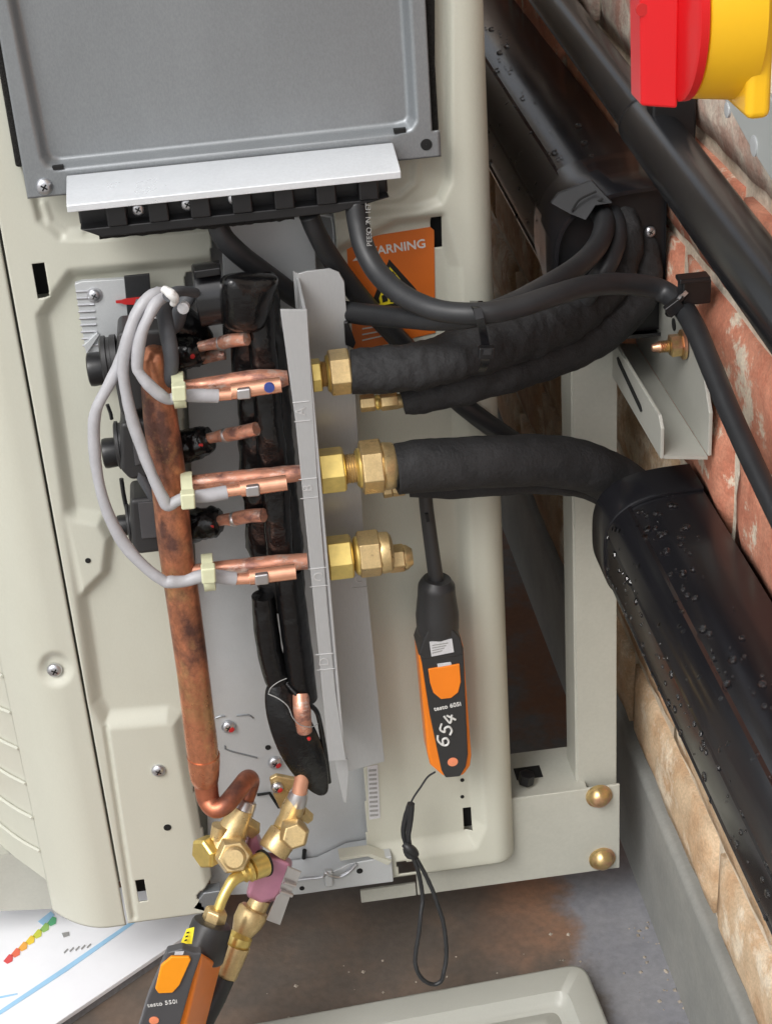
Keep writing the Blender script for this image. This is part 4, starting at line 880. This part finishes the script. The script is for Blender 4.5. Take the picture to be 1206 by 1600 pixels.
# ------------------------------------------------------------------ service valves at the bottom left
def seg(a, b_, prof, n=28, m_='brass', name='body', parent=None, ph=0, bevel=0):
    A, B = PY(*a), PY(*b_); L_ = (B-A).length; s_ = MP(A)
    return MB().lathe(A, B-A, [(L_*t, r*s_) for t, r in prof], n=n, ph=ph).build(name, M[m_], parent, bevel=bevel)
v1 = thing('service_valve', PY(350, 1330, -.045), 'larger brass service valve under the copper elbow, with two hexagon caps', 'valve')
seg((386,1250,-.040),(378,1272,-.044),[(0,15),(.1,17),(.9,18),(1,14)], m_='silver', name='solder_collar', parent=v1)
seg((380,1262,-.043),(352,1322,-.050),[(0,18),(.2,20),(.45,22),(.6,25),(1,29)], name='valve_body', parent=v1, n=24)
seg((340,1310,-.052),(345,1290,-.050),[(0,12),(1,14)], name='side_boss', parent=v1)
seg((345,1320,-.046),(314,1336,-.058),[(0,18),(.25,22),(.3,25),(.9,26),(1,22)], n=6, name='hex_cap', parent=v1, ph=.4, bevel=.0008, m_='brass_y')
seg((362,1322,-.040),(366,1340,-.078),[(0,22),(.2,26),(.85,29),(1,24)], n=6, name='hex_cap', parent=v1, ph=.1, bevel=.0008)
seg((366,1340,-.0775),(366.4,1342,-.082),[(0,19),(.7,18),(1,14)], name='cap_face', parent=v1)
seg((372,1280,-.048),(395,1296,-.040),[(0,14),(1,16)], n=6, name='side_nut', parent=v1, bevel=.0006)
v2 = thing('service_valve', PY(450, 1290, -.045), 'smaller brass service valve with a flat mounting ear and a round cap', 'valve')
MB().prism(ppts([(421,1218,-.030),(432,1212,-.030),(462,1218,-.030),(470,1226,-.030),(462,1262,-.030),(440,1270,-.030),(428,1245,-.030)]), (0, .004, 0)).build('mounting_ear', M['brass'], v2, bevel=.0012)
screw(433, 1230, -.0305, 10, v2, 'ear_screw', True)
seg((470,1232,-.045),(462,1256,-.045),[(0,12),(.3,15),(.9,17),(1,15)], m_='silver', name='solder_collar', parent=v2)
seg((463,1248,-.045),(446,1300,-.046),[(0,15),(.2,18),(.6,18),(.7,20),(1,22)], name='valve_body', parent=v2)
seg((468,1268,-.042),(482,1278,-.038),[(0,12),(1,10)], n=6, name='side_nut', parent=v2)
seg((456,1290,-.040),(461,1307,-.072),[(0,18),(.3,22),(.85,24),(1,19)], n=6, name='hex_cap', parent=v2, ph=.3, bevel=.001)
seg((452,1296,-.046),(440,1306,-.050),[(0,20),(1,21)], name='neck', parent=v2, m_='brass_y')
seg((446,1300,-.048),(425,1332,-.056),[(0,18),(.06,24),(.12,25),(.9,25),(1,23)], name='round_coupling', parent=v2)
hb = thing('charging_hose_fitting', PY(400, 1400, -.06), 'pink anodised charging hose valve with brass couplings on the smaller valve', 'hose fitting')
MB().loft([[PY(a, b_, y_) for a, b_ in sec] for sec, y_ in (([(410,1338),(440,1344),(455,1350),(448,1382),(432,1404),(408,1412),(386,1398),(396,1372)], -.062), ([(404,1330),(440,1334),(458,1344),(450,1384),(434,1406),(408,1414),(384,1400),(392,1366)], -.050), ([(404,1330),(440,1334),(456,1344),(448,1384),(432,1404),(408,1412),(386,1398),(394,1366)], -.040))]).build('pink_body', M['pink'], hb, bevel=.003, seg=3)
MB().pprism([(392,1298),(402,1310),(412,1336),(404,1372),(388,1362),(386,1330)], -.045, -.028).build('pink_shoulder', M['pink'], hb, bevel=.003, seg=3)
MB().prism(ppts([(450,1354,-.070),(471,1363,-.070),(463,1384,-.070),(459,1386,-.070),(438,1446,-.072),(416,1438,-.072),(432,1402,-.072),(438,1396,-.070),(438,1386,-.070)]), (0, .0014, 0)).build('silver_lever', M['silver'], hb, bevel=.0005)
for a, b_ in (((444,1378),(462,1384)), ((438,1392),(457,1399))): MB().tube(ppts([(a[0], a[1], -.0715), (b_[0], b_[1], -.0715)]), .0016, n=10, smooth=False).build('lever_crimp', M['silver'], hb)
seg((408,1404,-.054),(398,1424,-.058),[(0,16),(1,17)], name='brass_neck', parent=hb)
seg((398,1420,-.060),(376,1462,-.068),[(0,22),(.1,25),(.5,24),(.9,17),(1,14)], name='coupling_nut', parent=hb)
seg((378,1456,-.068),(370,1478,-.072),[(0,14),(.3,20),(.7,20),(1,17)], name='knurled_ring', parent=hb, m_='brass_y')
seg((372,1476,-.072),(352,1530,-.080),[(0,20),(.1,20),(.9,17),(1,14)], name='ferrule', parent=hb)
ptube([(352,1524,-.080),(335,1560,-.085),(315,1600,-.095),(290,1660,-.11)], [17,18,18,18], n=20).build('hose', M['rubber'], hb)
seg((412,1350,-.066),(392,1358,-.072),[(0,20),(.2,20),(1,19)], name='union_nut', parent=hb, m_='brass_y')
seg((394,1357,-.072),(376,1366,-.076),[(0,14),(.15,19),(.4,19),(.5,15),(.8,16),(1,11)], name='union_neck', parent=hb, m_='brass_y')
MB().lathe(PY(412,1349,-.065), (PY(392,1358,-.072)-PY(412,1350,-.066)), [(-.0012,.0095),(.0006,.0095)], n=28).build('rubber_ring', M['dark'], hb)
# pressure probe
pp = thing('pressure_probe', PY(300, 1520, -.09), 'black and orange pressure probe with yellow sticker, screwed on a brass stem at lower left', 'probe')
ptube([(380,1366,-.076),(366,1374,-.080),(356,1388,-.084),(347,1406,-.088),(339,1428,-.092)], [10,10,8.5,8.5,8.5], n=20, step=5).build('brass_stem', M['brass_y'], pp)
seg((340,1420,-.092),(330,1449,-.096),[(0,15),(.12,19),(.95,20),(1,19)], n=6, name='hex_nut', parent=pp, ph=.2, bevel=.0007)
seg((333,1440,-.097),(314,1496,-.106),[(0,24),(.03,30),(.1,32),(.45,33),(.5,35),(.95,36),(1,34)], n=48, name='collar', parent=pp, m_='anthracite')
Yq = -.142
def P2(lst, Y): return [PY(a, b_, Y) for a, b_ in lst]
def ploft(sec1, sec2, name, m_, bev): return MB().loft([sec1, sec2]).build(name, M[m_], pp, bevel=bev, seg=3)
A1_, A2_ = (275,1482), (352,1506); B1_, B2_ = (212,1640), (330,1660)
MB().loft([P2([(272,1486),(300,1484),(318,1490),(282,1640),(222,1640),(232,1600)], -.137), P2([(270,1488),(300,1484),(344,1508),(305,1650),(225,1650),(230,1600)], -.108), P2([(280,1492),(300,1488),(346,1506),(310,1650),(240,1650),(245,1600)], -.098)]).build('body_shell', M['orange'], pp, bevel=.002, seg=3)
MB().pprism([(262,1489),(286,1483),(303,1490),(316,1490),(302,1530),(268,1650),(205,1650),(232,1560)], -.141, -.134).build('front_fascia', M['anth2'], pp, bevel=.0012, seg=3)
MB().pprism([(268,1496),(296,1496),(299,1500),(281,1540),(270,1552),(248,1553),(243,1546),(252,1510)], -.1428, -.140).build('button', M['orange2'], pp, bevel=.0008)
MB().pprism([(274,1488),(288,1487),(286,1492),(273,1492)], -.1416, -.140).build('status_lens', M['label_grey'], pp)
ys = MB().prism(ppts([(292,1453,-.1235),(304,1450,-.1255),(300,1475,-.1285),(283,1474,-.1255)]), (0, .001, 0)).build('yellow_sticker', M['yellow_l'], pp)
for k in range(3): MB().prism(ppts([(292-k*1.6,1457+k*6,-.1262-.001*k),(296-k*1.6,1456+k*6,-.1268-.001*k),(295.5-k*1.6,1458+k*6,-.1268-.001*k),(291.5-k*1.6,1459+k*6,-.1262-.001*k)]), (0, .0004, 0)).build('print_mark', M['black_p'], ys)
text('testo 550i', PY(254, 1568, -.1412), .0048, M['ink'], pp, rot=RXr(.0), ext=.0002)
MB().lathe(PY(241, 1594, -.141), (0, -1, 0), [(-.001, .0032), (.0005, .0032), (.0007, .0001)], n=20, cap=False).build('round_emblem', M['peach'], pp)

# ------------------------------------------------------------------ removed cover lying on the ground
ZC = ZF+.022
rc = thing('removed_cover', PZ(700, 1570, ZF), 'removed beige service cover lying face up on the ground, bottom of the picture', 'cover panel')
def roundpoly(P, r, k=5):
    out = []; n = len(P)
    for i in range(n):
        p, a, b_ = P[i], P[i-1], P[(i+1) % n]; u = (a-p).normalized()*r; v = (b_-p).normalized()*r
        for j in range(k+1): t = j/k; out.append(p+u*(1-t)**2+v*t**2)
    return out
c_tr = PZ(912, 1502, ZC); c_tl = PZ(360, 1604, ZC); ex = (c_tr-c_tl).normalized(); ey = Vector((ex.y, -ex.x, 0))
c_br = PZ(960, 1670, ZC); ey = ((c_br-c_tr)-(c_br-c_tr).dot(ex)*ex).normalized()
W_, Hh = (c_tr-c_tl).length, .30
def rp(a0, b0, a1, b1, z, r): return roundpoly([c_tl+ex*a+ey*b_+Vector((0, 0, z)) for a, b_ in ((a0, b0), (W_-a1, b0), (W_-a1, b1), (a0, b1))], r)
MB().loft([rp(.0, .0, .0, Hh, -.022, .014), rp(0, 0, 0, Hh, -.003, .014), rp(.001, .001, .001, Hh-.001, -.0008, .013), rp(.003, .003, .003, Hh-.003, 0, .012), rp(.024, .024, .020, Hh-.02, 0, .010), rp(.027, .027, .023, Hh-.024, -.006, .008), rp(.030, .030, .026, Hh-.03, -.0095, .006)]).build('pressed_panel', M['cover'], rc, ang=60)
MB().loft([rp(.060, .034, .030, Hh-.05, -.0096, .008), rp(.072, .046, .040, Hh-.055, -.0015, .006), rp(.076, .050, .044, Hh-.06, -.0010, .005)]).build('raised_field', M['cover'], rc, ang=60)

# ------------------------------------------------------------------ papers on the ground, bottom left
ZPp = ZF+.012
pa = thing('instruction_booklet', PZ(120, 1520, ZF), 'white printed booklet with a coloured rating scale, lying on the ground at bottom left', 'booklet')
out_ = [(-60,1400),(300,1380),(318,1436),(283,1467),(190,1530),(87,1600),(40,1660),(-80,1660)]
MB().prism([PZ(a, b_, ZPp) for a, b_ in out_], (0, 0, -.004)).build('top_page', M['paper'], pa, bevel=.0006)
MB().prism([PZ(a+3, b_+4, ZPp-.006) for a, b_ in out_], (0, 0, -.006)).build('lower_pages', M['paper_e'], pa)
def ppage(q, m_, name): MB().prism([PZ(a, b_, ZPp+.0003) for a, b_ in q], (0, 0, .0002)).build(name, m_, pa)
ppage([(0,1586),(0,1579),(100,1512),(205,1440),(214,1440),(104,1518)], M['pblue'], 'blue_line')
ppage([(0,1560),(0,1557),(28,1552),(28,1554)], M['pblue'], 'blue_line')
cols = [(.75,.10,.10),(.82,.18,.10),(.85,.42,.08),(.86,.62,.06),(.62,.66,.08),(.32,.55,.15),(.12,.45,.22)]
for k, c_ in enumerate(cols):
    x, y = 13+k*11.3, 1500-k*9.8; ppage([(x-7, y+2), (x+2, y-9), (x+8, y-7), (x+7, y+2), (x-1, y+6)], mat('scale_ink', c_, .5), 'scale_mark')
ppage([(60,1440),(80,1424),(86,1430),(68,1446)], M['pblue'], 'scale_mark')
for k in range(5): ppage([(100+k*9,1488-k*2),(106+k*9,1482-k*2),(107+k*9,1484-k*2),(101+k*9,1490-k*2)], M['print'], 'print_line')
ppage([(97,1458),(108,1456),(109,1462),(100,1465)], M['print'], 'print_mark')

# ------------------------------------------------------------------ grit on the ground
g = MB(); random.seed(21)
for k in range(260):
    x, y = random.uniform(-.12, .185), random.uniform(-.42, .02)
    if random.random() < .45: x = .186-abs(random.gauss(0, .012))
    r = random.choice([.0006, .0008, .0010, .0014, .0020]); p = Vector((x, y, ZF+r*.2)); a0 = random.uniform(0, 3)
    g.add([p+Vector((math.cos(a0+t)*r*random.uniform(.7, 1.2), math.sin(a0+t)*r*random.uniform(.7, 1.2), -r*.2)) for t in (0, 1.6, 3.1, 4.6)]+[p+Vector((r*random.uniform(-.3, .3), r*random.uniform(-.3, .3), r*.6))], [(0, 1, 4), (1, 2, 4), (2, 3, 4), (3, 0, 4)])
tag(g.build('grit', mat('sandy_grit', (.30, .26, .21), .85, n1=.5, sc1=60)), 'loose sandy grit scattered on the concrete floor', 'grit', kind='stuff')
